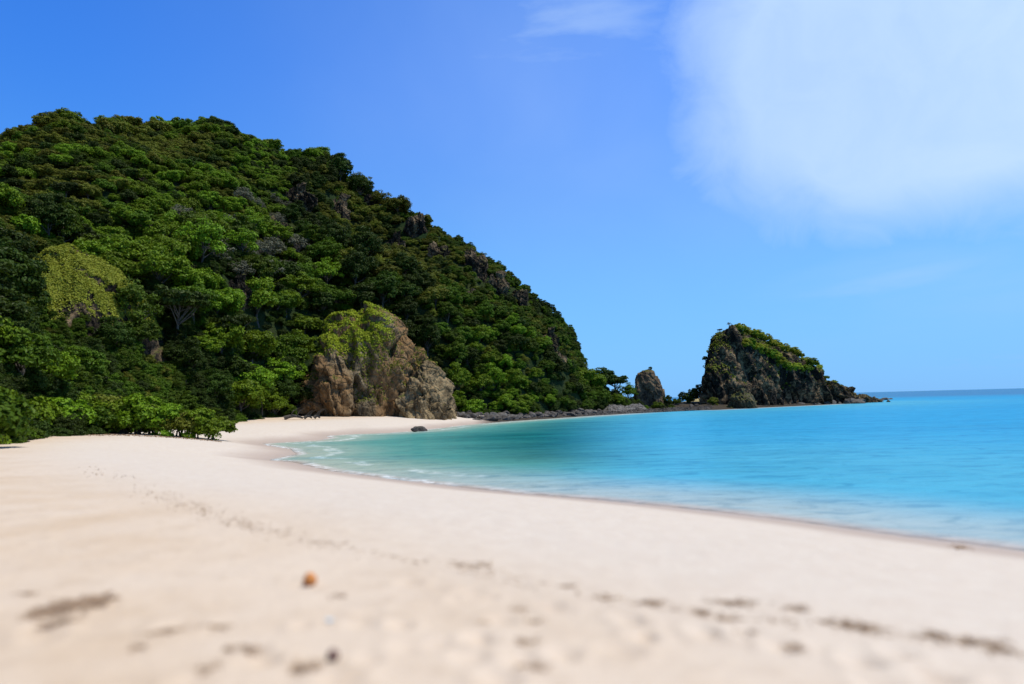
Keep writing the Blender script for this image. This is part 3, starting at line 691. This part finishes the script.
def near_bad(i):
    cx, cy = int(x[i]//5), int(y[i]//5)
    for dx in (-1, 0, 1):
        for dy in (-1, 0, 1):
            for j in cell.get((cx+dx, cy+dy), ()):
                if (x[i]-x[j])**2+(y[i]-y[j])**2 < (.62*(size[i]+size[j])*.92)**2*.55: return True
    return False
KC = pat(82, 330, 101); BC = pat(382, 380, 131); 
for i in ks:
    if math.hypot((x[i]-KC[0])/14, (y[i]-KC[1])/10) < 1: continue
    if math.hypot((x[i]-BC[0])/13, (y[i]-BC[1])/8) < 1 or (308 < px[i] < 456 and math.hypot(x[i], y[i]) < 136): continue
    if any((x[i]-p[0])**2+(y[i]-p[1])**2 < (s1*.75)**2 for p, s1 in OUTP): continue
    if 4 < px[i] < 176 and r_[i] < 108 and proj([x[i], y[i], z[i]+size[i]*1.45])[1] < 350: continue
    if px[i] < 235 and t[i] < .07: continue
    rockzone = ((px[i]-480)/45)**2+((py[i]-275)/30)**2 < 1 or ((px[i]-350)/90)**2+((py[i]-222)/28)**2 < 1
    if rockzone and rs.rand() < .55: continue
    if near_bad(i): continue
    cell.setdefault((int(x[i]//5), int(y[i]//5)), []).append(i); sel.append(i)
sel = np.array(sel)
kinds = []
for i in sel:
    u = rs.rand(); zn = float(fbm(P0[i:i+1], 20, 2, 91)[0])+rs.normal(0, .18); X, Y = px[i], py[i]
    if 180 < X < 300 and 200 < Y < 290 and u < .40: k = ('twig0', 'grey')
    elif Y < 235 and X < 290: k = (('round2', 'shrub2', 'shrub0')[int(u*3)], ('bright' if zn < .04 else ('green' if zn < .14 else ('deep' if zn < .24 else 'olive'))))
    elif X > 400 and t[i] > .45: k = (('shrub2', 'round2', 'shrub0')[int(u*3)], 'olive' if zn > .05 else ('green' if zn > -.25 else 'bright'))
    elif X > 440: k = (('round0', 'round1', 'shrub2', 'tall0')[int(u*4)], 'green' if zn > -.15 else ('bright' if zn < -.3 else 'deep'))
    elif zn > .30 and t[i] > .2: k = (('round2', 'loose0')[int(u*2)], 'olive')
    elif zn > -.08: k = (('round0', 'round1', 'tall0')[int(u*3)], 'deep')
    elif zn > -.38: k = (('round0', 'round1', 'tall0', 'round2')[int(u*4)], 'green')
    else: k = (('round0', 'round2', 'loose0')[int(u*3)], 'bright')
    kinds.append(k)
appar = size[sel]/dep[sel]*np.where((px[sel] > -15) & (px[sel] < 1000) & (py[sel] > 100), 1, 0)
order = np.argsort(-appar); NIND = 225
tone_w = {'deep': 'dark green', 'green': 'green', 'bright': 'bright green', 'olive': 'olive green', 'grey': 'grey leafless'}
shape_w = {'round0': 'rounded', 'round1': 'full crowned', 'round2': 'low spreading', 'tall0': 'tall', 'loose0': 'loose crowned', 'shrub0': 'bushy', 'shrub2': 'bushy', 'twig0': 'dry twiggy'}
def zone(X, Y, T_):
    if X < 60: return 'left of the grassy knoll' if Y > 250 else 'on the far left of the upper hill'
    if X < 170: return 'at the foot of the grassy knoll behind the beach shrubs' if Y > 330 else ('around the sides of the grassy knoll' if Y > 250 else 'on the slope above the grassy knoll')
    if X < 310: return 'on the lower slope between knoll and brown bluff' if Y > 310 else ('halfway up between knoll and bluff' if Y > 230 else 'below the highest hump of the hill')
    if X < 400: return 'directly above the brown bluff' if Y > 240 else 'near the skyline above the bluff'
    if X < 470: return 'just right of the brown bluff' if Y > 330 else 'on the mid slope right of the bluff'
    if X < 540: return 'above the boulders in the middle of the rocky shore' if Y > 330 else 'on the right shoulder of the hill'
    return 'near the right foot of the hill above the rocky shore'
rest = []
for n_, oi_ in enumerate(order):
    i = sel[oi_]; sk, mk = kinds[oi_]
    if n_ < NIND and appar[oi_] > 0:
        nm = 'forest_tree' if sk not in ('shrub0', 'shrub2', 'twig0') else 'forest_shrub'
        add_plant(nm, sk, mk, (x[i], y[i], z[i]-.4), size[i], f'{shape_w[sk]} {tone_w[mk]} {"tree" if nm == "forest_tree" else "shrub"} {zone(px[i], py[i], t[i])}', 'tree' if nm == 'forest_tree' else 'shrub', 'trees of the forested hill', sz=random.uniform(.85, 1.15))
    else: rest.append((oi_, i))
# the rest of the forest: one mass, instances of the same crowns
pk = sorted({kinds[o_] for o_, _ in rest}); 
def proto_crown(k):
    for nm in ('forest_tree', 'forest_shrub'):
        if (k[0], k[1], nm) in PROTO: return [c for c in PROTO[(k[0], k[1], nm)].children if c.name.startswith('crown')][0]
    return None
pcs = {k: proto_crown(k) for k in pk}; fallback = [k for k in pk if pcs[k] is not None]
# infill scrub between the trees
extra = []
NX = 8200
a2 = rs.uniform(paz(-420, 400)[0], paz(640, 400)[0], NX); t2 = rs.uniform(-.04, 1.1, NX); a2[5200:] = rs.uniform(paz(-60, 400)[0], paz(240, 400)[0], 3000); t2[5200:] = rs.uniform(-.03, .45, 3000); q0 = np.interp(a2, A0, V0); q1 = np.interp(a2, A1, V1); rr2 = q0+t2*(q1-q0)
x2 = np.sin(a2)*rr2; y2 = np.cos(a2)*rr2; z2 = hill_z(x2, y2); px2, py2, _ = proj(np.stack([x2, y2, z2], -1))
pts, idx, rot, scl = [], [], [], []
for o_, i in rest:
    k = kinds[o_]; k = k if pcs[k] is not None else min(fallback, key=lambda q: (q[1] != k[1], q[0] != k[0]))
    pts.append((x[i], y[i], z[i]-.4)); idx.append(fallback.index(k)); rot.append(rs.uniform(0, 6.28)); scl.append(size[i])
for j in range(NX):
    clr = -30 < px2[j] < 175 and rr2[j] < 108 and py2[j] < 356
    if clr and (px2[j]-84)**2/50**2+(py2[j]-285)**2/34**2 < 1: continue
    if math.hypot((x2[j]-KC[0])/10.5, (y2[j]-KC[1])/7) < 1 or (306 < px2[j] < 458 and rr2[j] < 135): continue
    if any((x2[j]-p[0])**2+(y2[j]-p[1])**2 < (s1*.9)**2 for p, s1 in OUTP): continue
    nz = float(fbm(np.array([[x2[j], y2[j], 0]]), 12, 2, 96)[0])+rs.normal(0, .15)
    mk = 'deep' if nz > .05 else ('green' if nz > -.3 else 'olive')
    c_ = [k for k in fallback if k[1] == mk] or fallback
    k = c_[rs.randint(len(c_))]; s_ = rs.uniform(.8, 1.7)*(.62 if clr else 1)
    pts.append((x2[j], y2[j], z2[j]-.35*s_)); idx.append(fallback.index(k)); rot.append(rs.uniform(0, 6.28)); scl.append(s_)
def instancer(name, pts, idx, rot, scl, protos):
    me = bpy.data.meshes.new(name); me.vertices.add(len(pts)); me.vertices.foreach_set('co', np.array(pts, np.float32).ravel())
    for n, ty, d_ in (('pidx', 'INT', idx), ('prot', 'FLOAT', rot), ('pscl', 'FLOAT', scl)):
        at = me.attributes.new(n, ty, 'POINT'); at.data.foreach_set('value', np.array(d_, np.int32 if ty == 'INT' else np.float32))
    o = obj(name, me); ng = bpy.data.node_groups.new(name, 'GeometryNodeTree')
    ng.interface.new_socket(name='Geometry', in_out='INPUT', socket_type='NodeSocketGeometry'); ng.interface.new_socket(name='Geometry', in_out='OUTPUT', socket_type='NodeSocketGeometry')
    gi = ng.nodes.new('NodeGroupInput'); go = ng.nodes.new('NodeGroupOutput'); jn = ng.nodes.new('GeometryNodeJoinGeometry')
    def attr(n, ty):
        q = ng.nodes.new('GeometryNodeInputNamedAttribute'); q.data_type = ty; q.inputs['Name'].default_value = n; return q.outputs['Attribute']
    ia = attr('pidx', 'INT'); ra = attr('prot', 'FLOAT'); sa = attr('pscl', 'FLOAT')
    cr = ng.nodes.new('ShaderNodeCombineXYZ'); ng.links.new(ra, cr.inputs[2])
    for k, pr in enumerate(protos):
        if k not in set(idx): continue
        cmp_ = ng.nodes.new('FunctionNodeCompare'); cmp_.data_type = 'INT'; cmp_.operation = 'EQUAL'; ng.links.new(ia, cmp_.inputs[2]); cmp_.inputs[3].default_value = k
        ob = ng.nodes.new('GeometryNodeObjectInfo'); ob.transform_space = 'ORIGINAL'; ob.inputs['Object'].default_value = pr; ob.inputs['As Instance'].default_value = True
        ip = ng.nodes.new('GeometryNodeInstanceOnPoints'); ng.links.new(gi.outputs[0], ip.inputs['Points']); ng.links.new(cmp_.outputs[0], ip.inputs['Selection'])
        ng.links.new(ob.outputs['Geometry'], ip.inputs['Instance']); ng.links.new(cr.outputs[0], ip.inputs['Rotation']); ng.links.new(sa, ip.inputs['Scale'])
        ng.links.new(ip.outputs[0], jn.inputs[0])
    ng.links.new(jn.outputs[0], go.inputs[0]); md = o.modifiers.new('scatter', 'NODES'); md.node_group = ng
    return o
fo = instancer('forest_canopy', pts, idx, rot, scl, [pcs[k] for k in fallback])
tag(fo, 'dense mass of small trees and scrub filling the rest of the green hillside', 'forest', None, 'stuff')
print('trees', len(sel), 'instances', len(pts))

# ------------------------------------------------------------------ shrubs at the back of the beach
SHR = [(-45, 446, 2.6, 'shrub0', 'green'), (-12, 441, 2.3, 'shrub2', 'bright'), (10, 436, 2.5, 'shrub0', 'bright'), (34, 434, 2.0, 'shrub1', 'bright'), (52, 433, 2.4, 'shrub0', 'bright'), (72, 432, 2.3, 'shrub2', 'bright'),
       (88, 431.5, 2.0, 'shrub0', 'green'), (105, 430.5, 2.3, 'shrub2', 'olive'), (121, 430, 2.5, 'shrub0', 'bright'), (138, 429.5, 2.4, 'shrub2', 'bright'), (152, 429, 2.0, 'shrub0', 'green'), (166, 428.5, 2.2, 'shrub2', 'bright'),
       (181, 428, 2.1, 'shrub0', 'olive'), (196, 427.5, 2.1, 'shrub2', 'bright'), (212, 427, 1.9, 'shrub0', 'bright')]
lab = ['round green shrub cut by the left edge of the photo', 'light green shrub at the extreme left above the shaded sand', 'first full green shrub from the left edge', 'low flat green shrub beside the left shade patch',
       'wide light shrub with visible stems on the left sand edge', 'light green shrub with tall top on the left sand edge', 'dark shrub in front of reddish undergrowth', 'olive bushy shrub in the middle of the shrub row',
       'full green shrub right of the olive bushy shrub', 'light green shrub with pale upper leaves near the row middle', 'small dark green shrub between two light shrubs', 'low spreading light shrub near the right end of the row',
       'olive low shrub third from the right end of the row', 'light rounded shrub second from the right end of the row', 'last small shrub where the row meets open sand']
for (px_, py_, s_, sk, mk), l in zip(SHR, lab):
    p = pground(px_, py_, 2.0) if px_ < 60 else pground(px_, py_, 1.95); p = np.array(p); p[:2] *= 1.02
    add_plant('beach_shrub', sk, mk, (p[0], p[1], gz1(p[0], p[1])-.05), s_*(1.36 if px_ < 145 else 1.2), l, 'shrub', 'shrubs along the back of the beach', sx=1.15)
# second, taller row behind
rr_ = random.Random(4)
B2 = [(-60, 74, 3.4, 'bright'), (-20, 66, 3.0, 'bright'), (15, 66, 3.2, 'green'), (45, 70, 2.9, 'bright'), (80, 78, 2.7, 'green'), (112, 88, 2.5, 'deep'), (140, 93, 2.6, 'green'), (185, 98, 2.6, 'deep'), (215, 100, 2.8, 'deep'), (240, 108, 2.8, 'deep'), (262, 112, 2.8, 'green'), (285, 116, 2.9, 'deep'), (303, 118, 2.4, 'deep')]
lab2 = ['bushy tree behind the shrubs beyond the left edge', 'tall light bush behind the leftmost shrubs', 'rounded bush rising behind the first full shrub', 'light green bush behind the wide shrub with stems', 'green bush below the knoll rock face',
        'dark bush beneath the middle of the knoll', 'green bush behind the pale leaved shrub', 'dark bush behind the right end of the shrub row', 'dark tree over the last shrub of the row', 'dark tree at the back of the sand right of the shrub row',
        'green tree above the shaded sand edge', 'dark tree above the driftwood', 'dark tree touching the left side of the brown bluff']
for (px_, dist, s_, mk), l in zip(B2, lab2):
    p = pat(px_, 425, dist); p[2] = max(gz1(p[0], p[1]), float(hill_z(p[0], p[1])))
    add_plant('back_tree', 'tall0' if px_ > 110 else 'round0', mk, (p[0], p[1], p[2]-.1), s_, l, 'tree', 'trees behind the beach shrubs')
# taller trees with visible trunks
for px_, dist, s_, sk, mk, l in [(172, 101, 4.6, 'umb0', 'deep', 'tall dark tree with a bare pale trunk behind the shrub row'), (232, 110, 4.2, 'umb0', 'deep', 'broad dark tree with a slim trunk left of the brown bluff'),
                                 (128, 94, 3.6, 'loose0', 'green', 'loose green tree in front of the knoll rock'), (282, 119, 3.6, 'round1', 'deep', 'dark full tree overhanging the sand beside the bluff')]:
    p = pat(px_, 425, dist); p[2] = max(gz1(p[0], p[1]), float(hill_z(p[0], p[1])))
    add_plant('tall_tree', sk, mk, (p[0], p[1], p[2]-.2), s_, l, 'tree', None, sz=1.25)
# trees on the neck and round the pillar
NK = [(604, 402, 187, 2.9, 'round0', 'deep', 'dark tree closing the right foot of the hill'), (617, 403, 190, 3.4, 'umb0', 'deep', 'flat topped tree left of the rock pillar'), (628, 403, 196, 2.3, 'loose0', 'green', 'thin loose tree leaning toward the rock pillar'),
      (596, 405, 180, 2.7, 'round2', 'bright', 'bright green bush at the foot of the hill above the scree'), (584, 406, 172, 2.6, 'round2', 'bright', 'bright low tree above the boulders near the hill foot'), (640, 404, 192, 1.6, 'shrub2', 'green', 'small bush at the left foot of the rock pillar'),
      (657, 404, 193, 2.0, 'shrub2', 'bright', 'light bush in front of the rock pillar'), (667, 404, 196, 1.7, 'cone0', 'deep', 'pointed dark tree right of the rock pillar'), (671, 405, 195, 1.4, 'shrub2', 'green', 'low bush beside the pointed dark tree'),
      (682, 402, 212, 1.5, 'cone0', 'deep', 'dark conical tree on the left of the gap before the headland'), (687, 402, 212, 1.35, 'cone0', 'green', 'conical tree in the middle of the gap before the headland'), (693, 400, 212, 1.9, 'cone0', 'green', 'green conical tree on the grassy slope by the headland'),
      (700, 399, 212, 2.3, 'cone0', 'deep', 'tallest dark tree leaning on the sheer side of the headland'), (713, 403, 203, 2.0, 'shrub2', 'olive', 'round yellow green bush at the left foot of the headland'),
      (676, 404, 208, 1.7, 'shrub2', 'green', 'green bush on the pale bank just right of the pointed dark tree'), (646, 405, 190, 1.1, 'shrub2', 'bright', 'tiny bright bush right under the middle of the rock pillar'),
      (690, 404, 214, 1.5, 'shrub2', 'olive', 'olive bush among the conical trees in the gap'), (662, 405, 190, 1.5, 'shrub2', 'deep', 'dark bush between the light bush and the low bush by the pillar')]
for px_, py_, dist, s_, sk, mk, l in NK:
    p = pat(px_, py_, dist); g = max(gz1(p[0], p[1]), float(hill_z(p[0], p[1])) if px_ < 640 else 0); p[2] = g
    if px_ < 632: s_ *= 1.5
    if sk == 'cone0': s_ *= 1.2
    add_plant('neck_tree' if sk not in ('shrub2',) else 'neck_bush', sk, mk, (p[0], p[1], p[2]-.1), s_, l, 'tree' if sk != 'shrub2' else 'bush', None)
# grassy slope of the neck
gv, gf = [], []
U_n, V_n = 60, 24; pl = pground(655, 408.5); pr = pground(712, 406.5)
for i in range(U_n):
    for j in range(V_n):
        u = i/(U_n-1); v_ = j/(V_n-1); q = pl+(pr-pl)*u; dvec = np.array([q[0], q[1], 0])/np.hypot(q[0], q[1])
        q = q+dvec*(v_*18-1); q[2] = (1.5+2.6*u**2.0)*math.sin(math.pi*min(v_*1.0, 1))*1.0+fbm(np.array([[q[0], q[1], 0]]), 4, 3, 5)[0]*.35
        gv.append(q)
m, T, b, out = mat('dry_grass_slope'); geo = T.add('ShaderNodeNewGeometry'); n2 = T.noise(geo.outputs['Position'], .8, 5, .6)
T.link(T.mix(T.ramp(n2, .35, .65), (.16, .15, .05), (.40, .33, .16)), b.inputs['Base Color']); b.inputs['Roughness'].default_value = 1; bump(T, b, n2, .8, .3)
obj('neck_slope', mesh_np('neck_slope', np.array(gv), gridfaces(U_n, V_n), m))['kind'] = 'structure'
# trees on the headland crest and slope
def on_rock(V, px_, py_ref=None):
    X, Y, D_ = proj(V); mm = np.abs(X-px_) < 1.6; i = np.where(mm)[0]; return V[i[np.argmax(V[i, 2])]]
HT = [(737, 1.9, 'bright'), (742, 2.6, 'olive'), (748, 2.8, 'bright'), (753, 2.9, 'olive'), (759, 3.0, 'bright'), (765, 3.0, 'olive'), (771, 3.1, 'bright'), (777, 3.0, 'bright'), (783, 2.8, 'olive'), (788, 2.7, 'bright'), (793, 2.5, 'bright'),
      (799, 2.4, 'olive'), (806, 2.6, 'bright'), (813, 2.7, 'green'), (820, 2.0, 'olive'), (827, 1.5, 'green'), (834, 1.2, 'olive')]
for k, (px_, s_, mk) in enumerate(HT):
    fm = {'olive': 'lime', 'bright': 'lime', 'green': 'bright'}.get(mk, mk)
    p = on_rock(ISV, px_); zn = 'at the highest end' if k < 5 else ('along the middle' if k < 11 else 'on the low seaward part')
    add_plant('crest_tree', 'shrub2' if k % 3 else 'shrub0', fm, (p[0], p[1], p[2]-.9), s_*1.0, f'{"yellow green" if fm == "lime" else "bright green"} windswept tree {zn} of the headland crest', 'tree', 'trees along the crest of the headland')
    if 745 < px_ < 812:                                          # a second line down the near side of the crest
        X, Y, _d = proj(ISV); tgt = Y[(np.abs(X-px_) < 1.6)].min()+10+rr_.uniform(-2, 5); q = (np.abs(X-px_) < 2.5) & (np.abs(Y-tgt) < 2.5); ii = np.where(q)[0]
        if len(ii):
            ii = ii[np.argmin(np.hypot(ISV[ii, 0], ISV[ii, 1]))]; p = ISV[ii]
            add_plant('crest_tree', 'shrub2', 'lime' if k % 3 else 'bright', (p[0], p[1], p[2]-.9), s_*.9, f'{"yellow" if k % 3 else "bright"} green tree just below the headland crest on its bay side', 'tree', 'trees along the crest of the headland')
for px_, V_, s_, sk, mk, l in [(719, ISV, 1.0, 'umb0', 'grey', 'tiny lone leafless tree on the left top of the headland'), (728, ISV, .9, 'twig0', 'grey', 'dry twiggy bush on the headland top beside the lone tree')]:
    p = on_rock(V_, px_); add_plant('lone_tree', sk, mk, (p[0], p[1], p[2]-.1), s_, l, 'tree', None)
p = pat(706, 358, 214); add_plant('ledge_bush', 'shrub2', 'deep', tuple(p-np.array([.2, 0, .8])), 1.2, 'dark bush clinging to the sheer left side of the headland', 'bush', None)
SV = V
stv = np.array([v.co[:] for v in stk.data.vertices]); p = on_rock(stv, 651.5); add_plant('pillar_bush', 'shrub2', 'deep', (p[0], p[1], p[2]-.15), .75, 'small dark bush on top of the rock pillar', 'bush', None)

# ------------------------------------------------------------------ things lying on the sand
def gpos(px_, py_, z0=2.0):
    p = pground(px_, py_, z0)
    for _ in range(4): p = pground(px_, py_, gz1(p[0], p[1]))
    return p
def coconut(px_, py_, r, base, tip, label):
    p = gpos(px_, py_); t = empty('coconut', (p[0], p[1], p[2]+r*.78)); tag(t, label, 'coconut')
    bm = bmesh.new(); bmesh.ops.create_icosphere(bm, subdivisions=4, radius=1); V = np.array([v.co[:] for v in bm.verts]); F = np.array([[v.index for v in f.verts] for f in bm.faces]); bm.free()
    th = np.arctan2(V[:, 1], V[:, 0]); V = V*(1+.06*np.cos(3*th)*(1-V[:, 2]**2))[:, None]*np.array([1, 1, 1.22]); V[:, 2] += .12*np.maximum(V[:, 2], 0)**3; V *= (1+.03*fbm(V, .4, 3, 6))[:, None]
    m, T, b, out = mat('husk'); tcn = T.add('ShaderNodeTexCoord'); n = T.noise(T.mapping(tcn.outputs['Object'], (30, 30, 5)), 1.5, 5, .6)
    T.link(T.mix(T.ramp(n, .35, .65), base, tip), b.inputs['Base Color']); b.inputs['Roughness'].default_value = .8; bump(T, b, n, .6, .01)
    e = obj('husk', mesh_np('husk', V*r, F, m), t); e.rotation_euler = (1.2, .4, 0)
    a = np.linspace(0, 2*math.pi, 13)[:-1]; cv = []
    for rr, zz in ((.34, 1.16), (.40, 1.24), (.20, 1.36), (.02, 1.38)):
        for k, q in enumerate(a): cv.append([rr*(1+.12*(k % 2))*math.cos(q), rr*(1+.12*(k % 2))*math.sin(q), zz])
    f = [[i*12+k, i*12+(k+1) % 12, (i+1)*12+(k+1) % 12, (i+1)*12+k] for i in range(3) for k in range(12)]
    c = obj('stem_cap', mesh_np('stem_cap', np.array(cv)*r, f, BARK), e)
coconut(310, 585, .068, (.42, .13, .025), (.62, .26, .06), 'orange brown coconut husk lying alone on the pale sand')
coconut(333, 660, .040, (.05, .016, .014), (.13, .04, .03), 'small dark reddish nut near the bottom of the sand')
m_w, T, b, out = mat('dry_seaweed'); geo = T.add('ShaderNodeNewGeometry'); n = T.noise(geo.outputs['Position'], 30, 3, .6)
T.link(T.mix(T.ramp(n, .3, .7), (.30, .19, .11), (.50, .36, .235)), b.inputs['Base Color']); b.inputs['Roughness'].default_value = .9
def strands(n, rx, ry, h, rs_, L=.10, wd=.010):
    Vs, Fs, k = [], [], 0
    for i in range(n):
        c = rs_.normal(0, .45, 2)*np.array([rx, ry]); an = rs_.uniform(0, 6.28); P = [np.array([c[0], c[1], .004+rs_.rand()*h])]
        for j in range(4): an += rs_.normal(0, .6); q = P[-1]+np.array([math.cos(an), math.sin(an), 0])*L*.3; q[2] = max(.004, P[-1][2]+rs_.normal(0, .3)*h*.6); P.append(q)
        V, F = tube(P, [wd*.4, wd*.6, wd*.6, wd*.5, wd*.2], 4); Vs.append(V); Fs.append(F+k); k += len(V)
    return np.concatenate(Vs), np.concatenate(Fs)
DB = [(60, 624, .16, .12, 90, 'lower lobe of the large brown seaweed heap'), (52, 612, .22, .30, 300, 'left half of the large brown seaweed heap on the near sand'), (88, 604, .18, .26, 320, 'right half of the large brown seaweed heap on the near sand'), (165, 634, .10, .09, 60, 'small dark seaweed tuft right of the large heap'),
      (135, 649, .08, .05, 24, 'thin seaweed scrap below the large heap'), (30, 594, .09, .05, 24, 'faint seaweed scrap above the left end of the heap'), (208, 628, .10, .04, 26, 'thin seaweed strip left of centre'), (222, 629, .06, .03, 16, 'tiny strip touching the thin seaweed strip'),
      (246, 651, .12, .07, 60, 'dark seaweed tuft at the lower left of centre'), (228, 650, .06, .04, 16, 'seaweed wisp left of the dark tuft'), (303, 669, .12, .08, 70, 'dark seaweed tuft beside the small reddish nut'), (210, 670, .10, .10, 36, 'brown seaweed tuft at the bottom left'),
      (340, 597, .14, .07, 26, 'pale grey seaweed wisp right of the orange coconut'), (470, 566, .30, .20, 70, 'brown clump on the wrack line in mid beach'), (533, 671, .11, .07, 50, 'dark tuft at the bottom centre'), (525, 642, .11, .08, 40, 'tuft above the bottom centre tuft'),
      (523, 611, .11, .08, 30, 'small tuft in the row climbing from the bottom centre'), (534, 623, .12, .05, 26, 'flat scrap beside the climbing row of tufts'), (478, 625, .06, .05, 18, 'small grey scrap left of the climbing row'), (568, 587, .12, .08, 30, 'clump on the wrack line right of the climbing row'),
      (610, 598, .14, .08, 40, 'brown clump at the middle of the wrack line'), (650, 605, .13, .08, 50, 'darker clump next along the wrack line'), (701, 613, .10, .07, 50, 'small dark clump left of the long flat one'), (735, 604, .32, .10, 130, 'long flat dark clump on the right sand'),
      (728, 620, .18, .10, 50, 'tan clump under the long flat one'), (740, 634, .22, .08, 40, 'faint tan strip under the tan clump'), (798, 610, .22, .10, 50, 'grey clump right of the long flat one'), (792, 648, .13, .08, 40, 'lone tan clump low on the right sand'),
      (861, 629, .20, .12, 100, 'dark clump with a trailing tail on the right sand'), (835, 624, .24, .06, 50, 'trailing tail of weed left of the dark clump'), (933, 638, .20, .12, 70, 'brown clump second from the right edge'), (982, 645, .26, .14, 120, 'dark clump closest to the right edge'),
      (919, 663, .14, .07, 40, 'low tan clump below the right clumps'), (1008, 653, .16, .05, 30, 'faint streak at the right edge'), (960, 548, .22, .22, 90, 'reddish weed bundle stranded at the waterline on the right')]
rs_ = np.random.RandomState(40)
for px_, py_, rx, ry, n, l in DB:
    p = gpos(px_, py_); rx, ry = rx*1.05, ry*1.25
    V, F = strands(max(8, int(n*(.75 if n > 200 else .42))), rx*.8, ry*.8, .02 if n > 40 else .012, rs_, .10 if n > 40 else .07, .008)
    o = obj('seaweed_clump', mesh_np('seaweed_clump', V, F, m_w)); o.location = tuple(p); tag(o, l, 'seaweed', 'dried seaweed scattered on the sand')
# pale shell
p = gpos(329, 623); sv = []
for i in range(9):
    for j in range(13):
        a = (j/12-.5)*2.4; r_s = i/8; sv.append([math.sin(a)*r_s*.05, math.cos(a)*r_s*.055, .02*math.sin(r_s*2.6)+.0015*math.cos(j*math.pi)*r_s])
m, T, b, out = mat('pale_shell'); b.inputs['Base Color'].default_value = (.52, .68, .76, 1); b.inputs['Roughness'].default_value = .3
o = obj('seashell', mesh_np('seashell', sv, gridfaces(9, 13), m)); o.location = (p[0], p[1], p[2]+.004); sm = o.modifiers.new('thickness', 'SOLIDIFY'); sm.thickness = .004; tag(o, 'pale bluish shell below the orange coconut', 'shell')
# wrack line of fine debris
WL = [(80, 462), (110, 476), (150, 493), (190, 507), (235, 522), (300, 540), (380, 556), (470, 570), (600, 598), (700, 612), (860, 630), (1010, 652)]
wp = np.array([gpos(*q) for q in WL]); rs_ = np.random.RandomState(6); Vs, Fs, k = [], [], 0
seg = np.r_[0, np.cumsum(np.linalg.norm(np.diff(wp, axis=0), axis=1))]
WQ = np.array(WL, float); segq = np.r_[0, np.cumsum(np.linalg.norm(np.diff(WQ, axis=0), axis=1))]
WU = np.linspace(0, segq[-1], 160); WG = np.array([gpos(np.interp(u, segq, WQ[:, 0]), np.interp(u, segq, WQ[:, 1])) for u in WU])
for i in range(2600):
    u = rs_.rand()*segq[-1]; qx = np.interp(u, segq, WQ[:, 0]); qy = np.interp(u, segq, WQ[:, 1]); q = np.array([np.interp(u, WU, WG[:, 0]), np.interp(u, WU, WG[:, 1])])
    dn = float(fbm(np.array([[qx, qy, 0]]), 28.0, 3, 8)[0])
    if dn+rs_.rand()*.7 < .1 or (qx > 330 and rs_.rand() < .72): continue
    wid = float(np.clip(q[1]*.018, .08, .5)); x_ = q[0]+rs_.normal(0, wid)*.8; y_ = q[1]+rs_.normal(0, wid); an = rs_.uniform(0, 3.14); L = rs_.uniform(.008, .022)*(1+q[1]*.045)
    Vs.append((x_, y_, an, L))
ww = np.array(Vs); zz = ground_z(ww[:, 0], ww[:, 1]); Vs = []
for (x_, y_, an, L), z_ in zip(ww, zz):
    V, F = tube([(x_-math.cos(an)*L, y_-math.sin(an)*L, z_+.006), (x_+L*.1, y_, z_+.006+L*.25), (x_+math.cos(an)*L, y_+math.sin(an)*L, z_+.006)], [L*.10, L*.22, L*.06], 4); Vs.append(V); Fs.append(F+k); k += len(V)
o = obj('wrack_debris', mesh_np('wrack_debris', np.concatenate(Vs), np.concatenate(Fs), m_w)); tag(o, 'thin line of brown twigs and weed left by the tide across the beach', 'debris', None, 'stuff')
# driftwood
def drift(name, px0, py0, px1, py1, r0_, label, z=104., arc=.3):
    a = pat(px0, py0, z); b_ = pat(px1, py1, z); a[2] = gz1(a[0], a[1]); b_[2] = gz1(b_[0], b_[1]); t = empty(name, tuple((a+b_)/2)); o0 = (a+b_)/2; P = []
    for i in range(7):
        f = i/6; q = a+(b_-a)*f-o0; q[2] += r0_*.8+arc*math.sin(f*math.pi); P.append(q)
    V, F = tube(P, [r0_*(1.1-.6*i/6) for i in range(7)], 8); obj('log', mesh_np('log', V, F, BARK), t)
    for k in (2, 4):
        V, F = tube([P[k], P[k]+np.array([.3, -.1, .5])*r0_*5, P[k]+np.array([.7, 0, .7])*r0_*6], [r0_*.4, r0_*.25, r0_*.1], 6); obj('branch', mesh_np('branch', V, F, BARK), t)
    tag(t, label, 'driftwood')
drift('driftwood', 284, 423.5, 303, 424.5, .28, 'long weathered log at the left foot of the brown bluff')
drift('driftwood', 304, 425, 312, 426, .22, 'short dark driftwood piece on the sand right of the long log')
drift('driftwood', 314, 426, 320, 426.3, .25, 'blackened stump lying on the sand before the bluff')

# leaf litter along the shrub edge
rs_ = np.random.RandomState(12); LC = []
for i in range(2200):
    q = rs_.rand(); px_ = -40+q*262; py_ = np.interp(px_, [-45, 52, 121, 212], [446, 433, 430, 427])
    p = pground(px_, py_, 2.0); f = 1+rs_.normal(0, .018)-.008; LC.append((p[0]*f, p[1]*f))
LC = np.array(LC); LC = np.c_[LC, ground_z(LC[:, 0], LC[:, 1])+.02]
V, F = leaf_quads(LC, np.tile([0, 0, 1.], (len(LC), 1)), .09, rs_, .8)
m, T, b, out = mat('dead_leaves'); geo = T.add('ShaderNodeNewGeometry'); n = T.noise(geo.outputs['Position'], 4, 3, .6)
T.link(T.mix(T.ramp(n, .35, .65), (.10, .055, .025), (.30, .17, .07)), b.inputs['Base Color']); b.inputs['Roughness'].default_value = .9
o = obj('leaf_litter', mesh_np('leaf_litter', V, F, m, False)); tag(o, 'brown fallen leaves strewn on the sand under the beach shrubs', 'leaf litter', None, 'stuff')
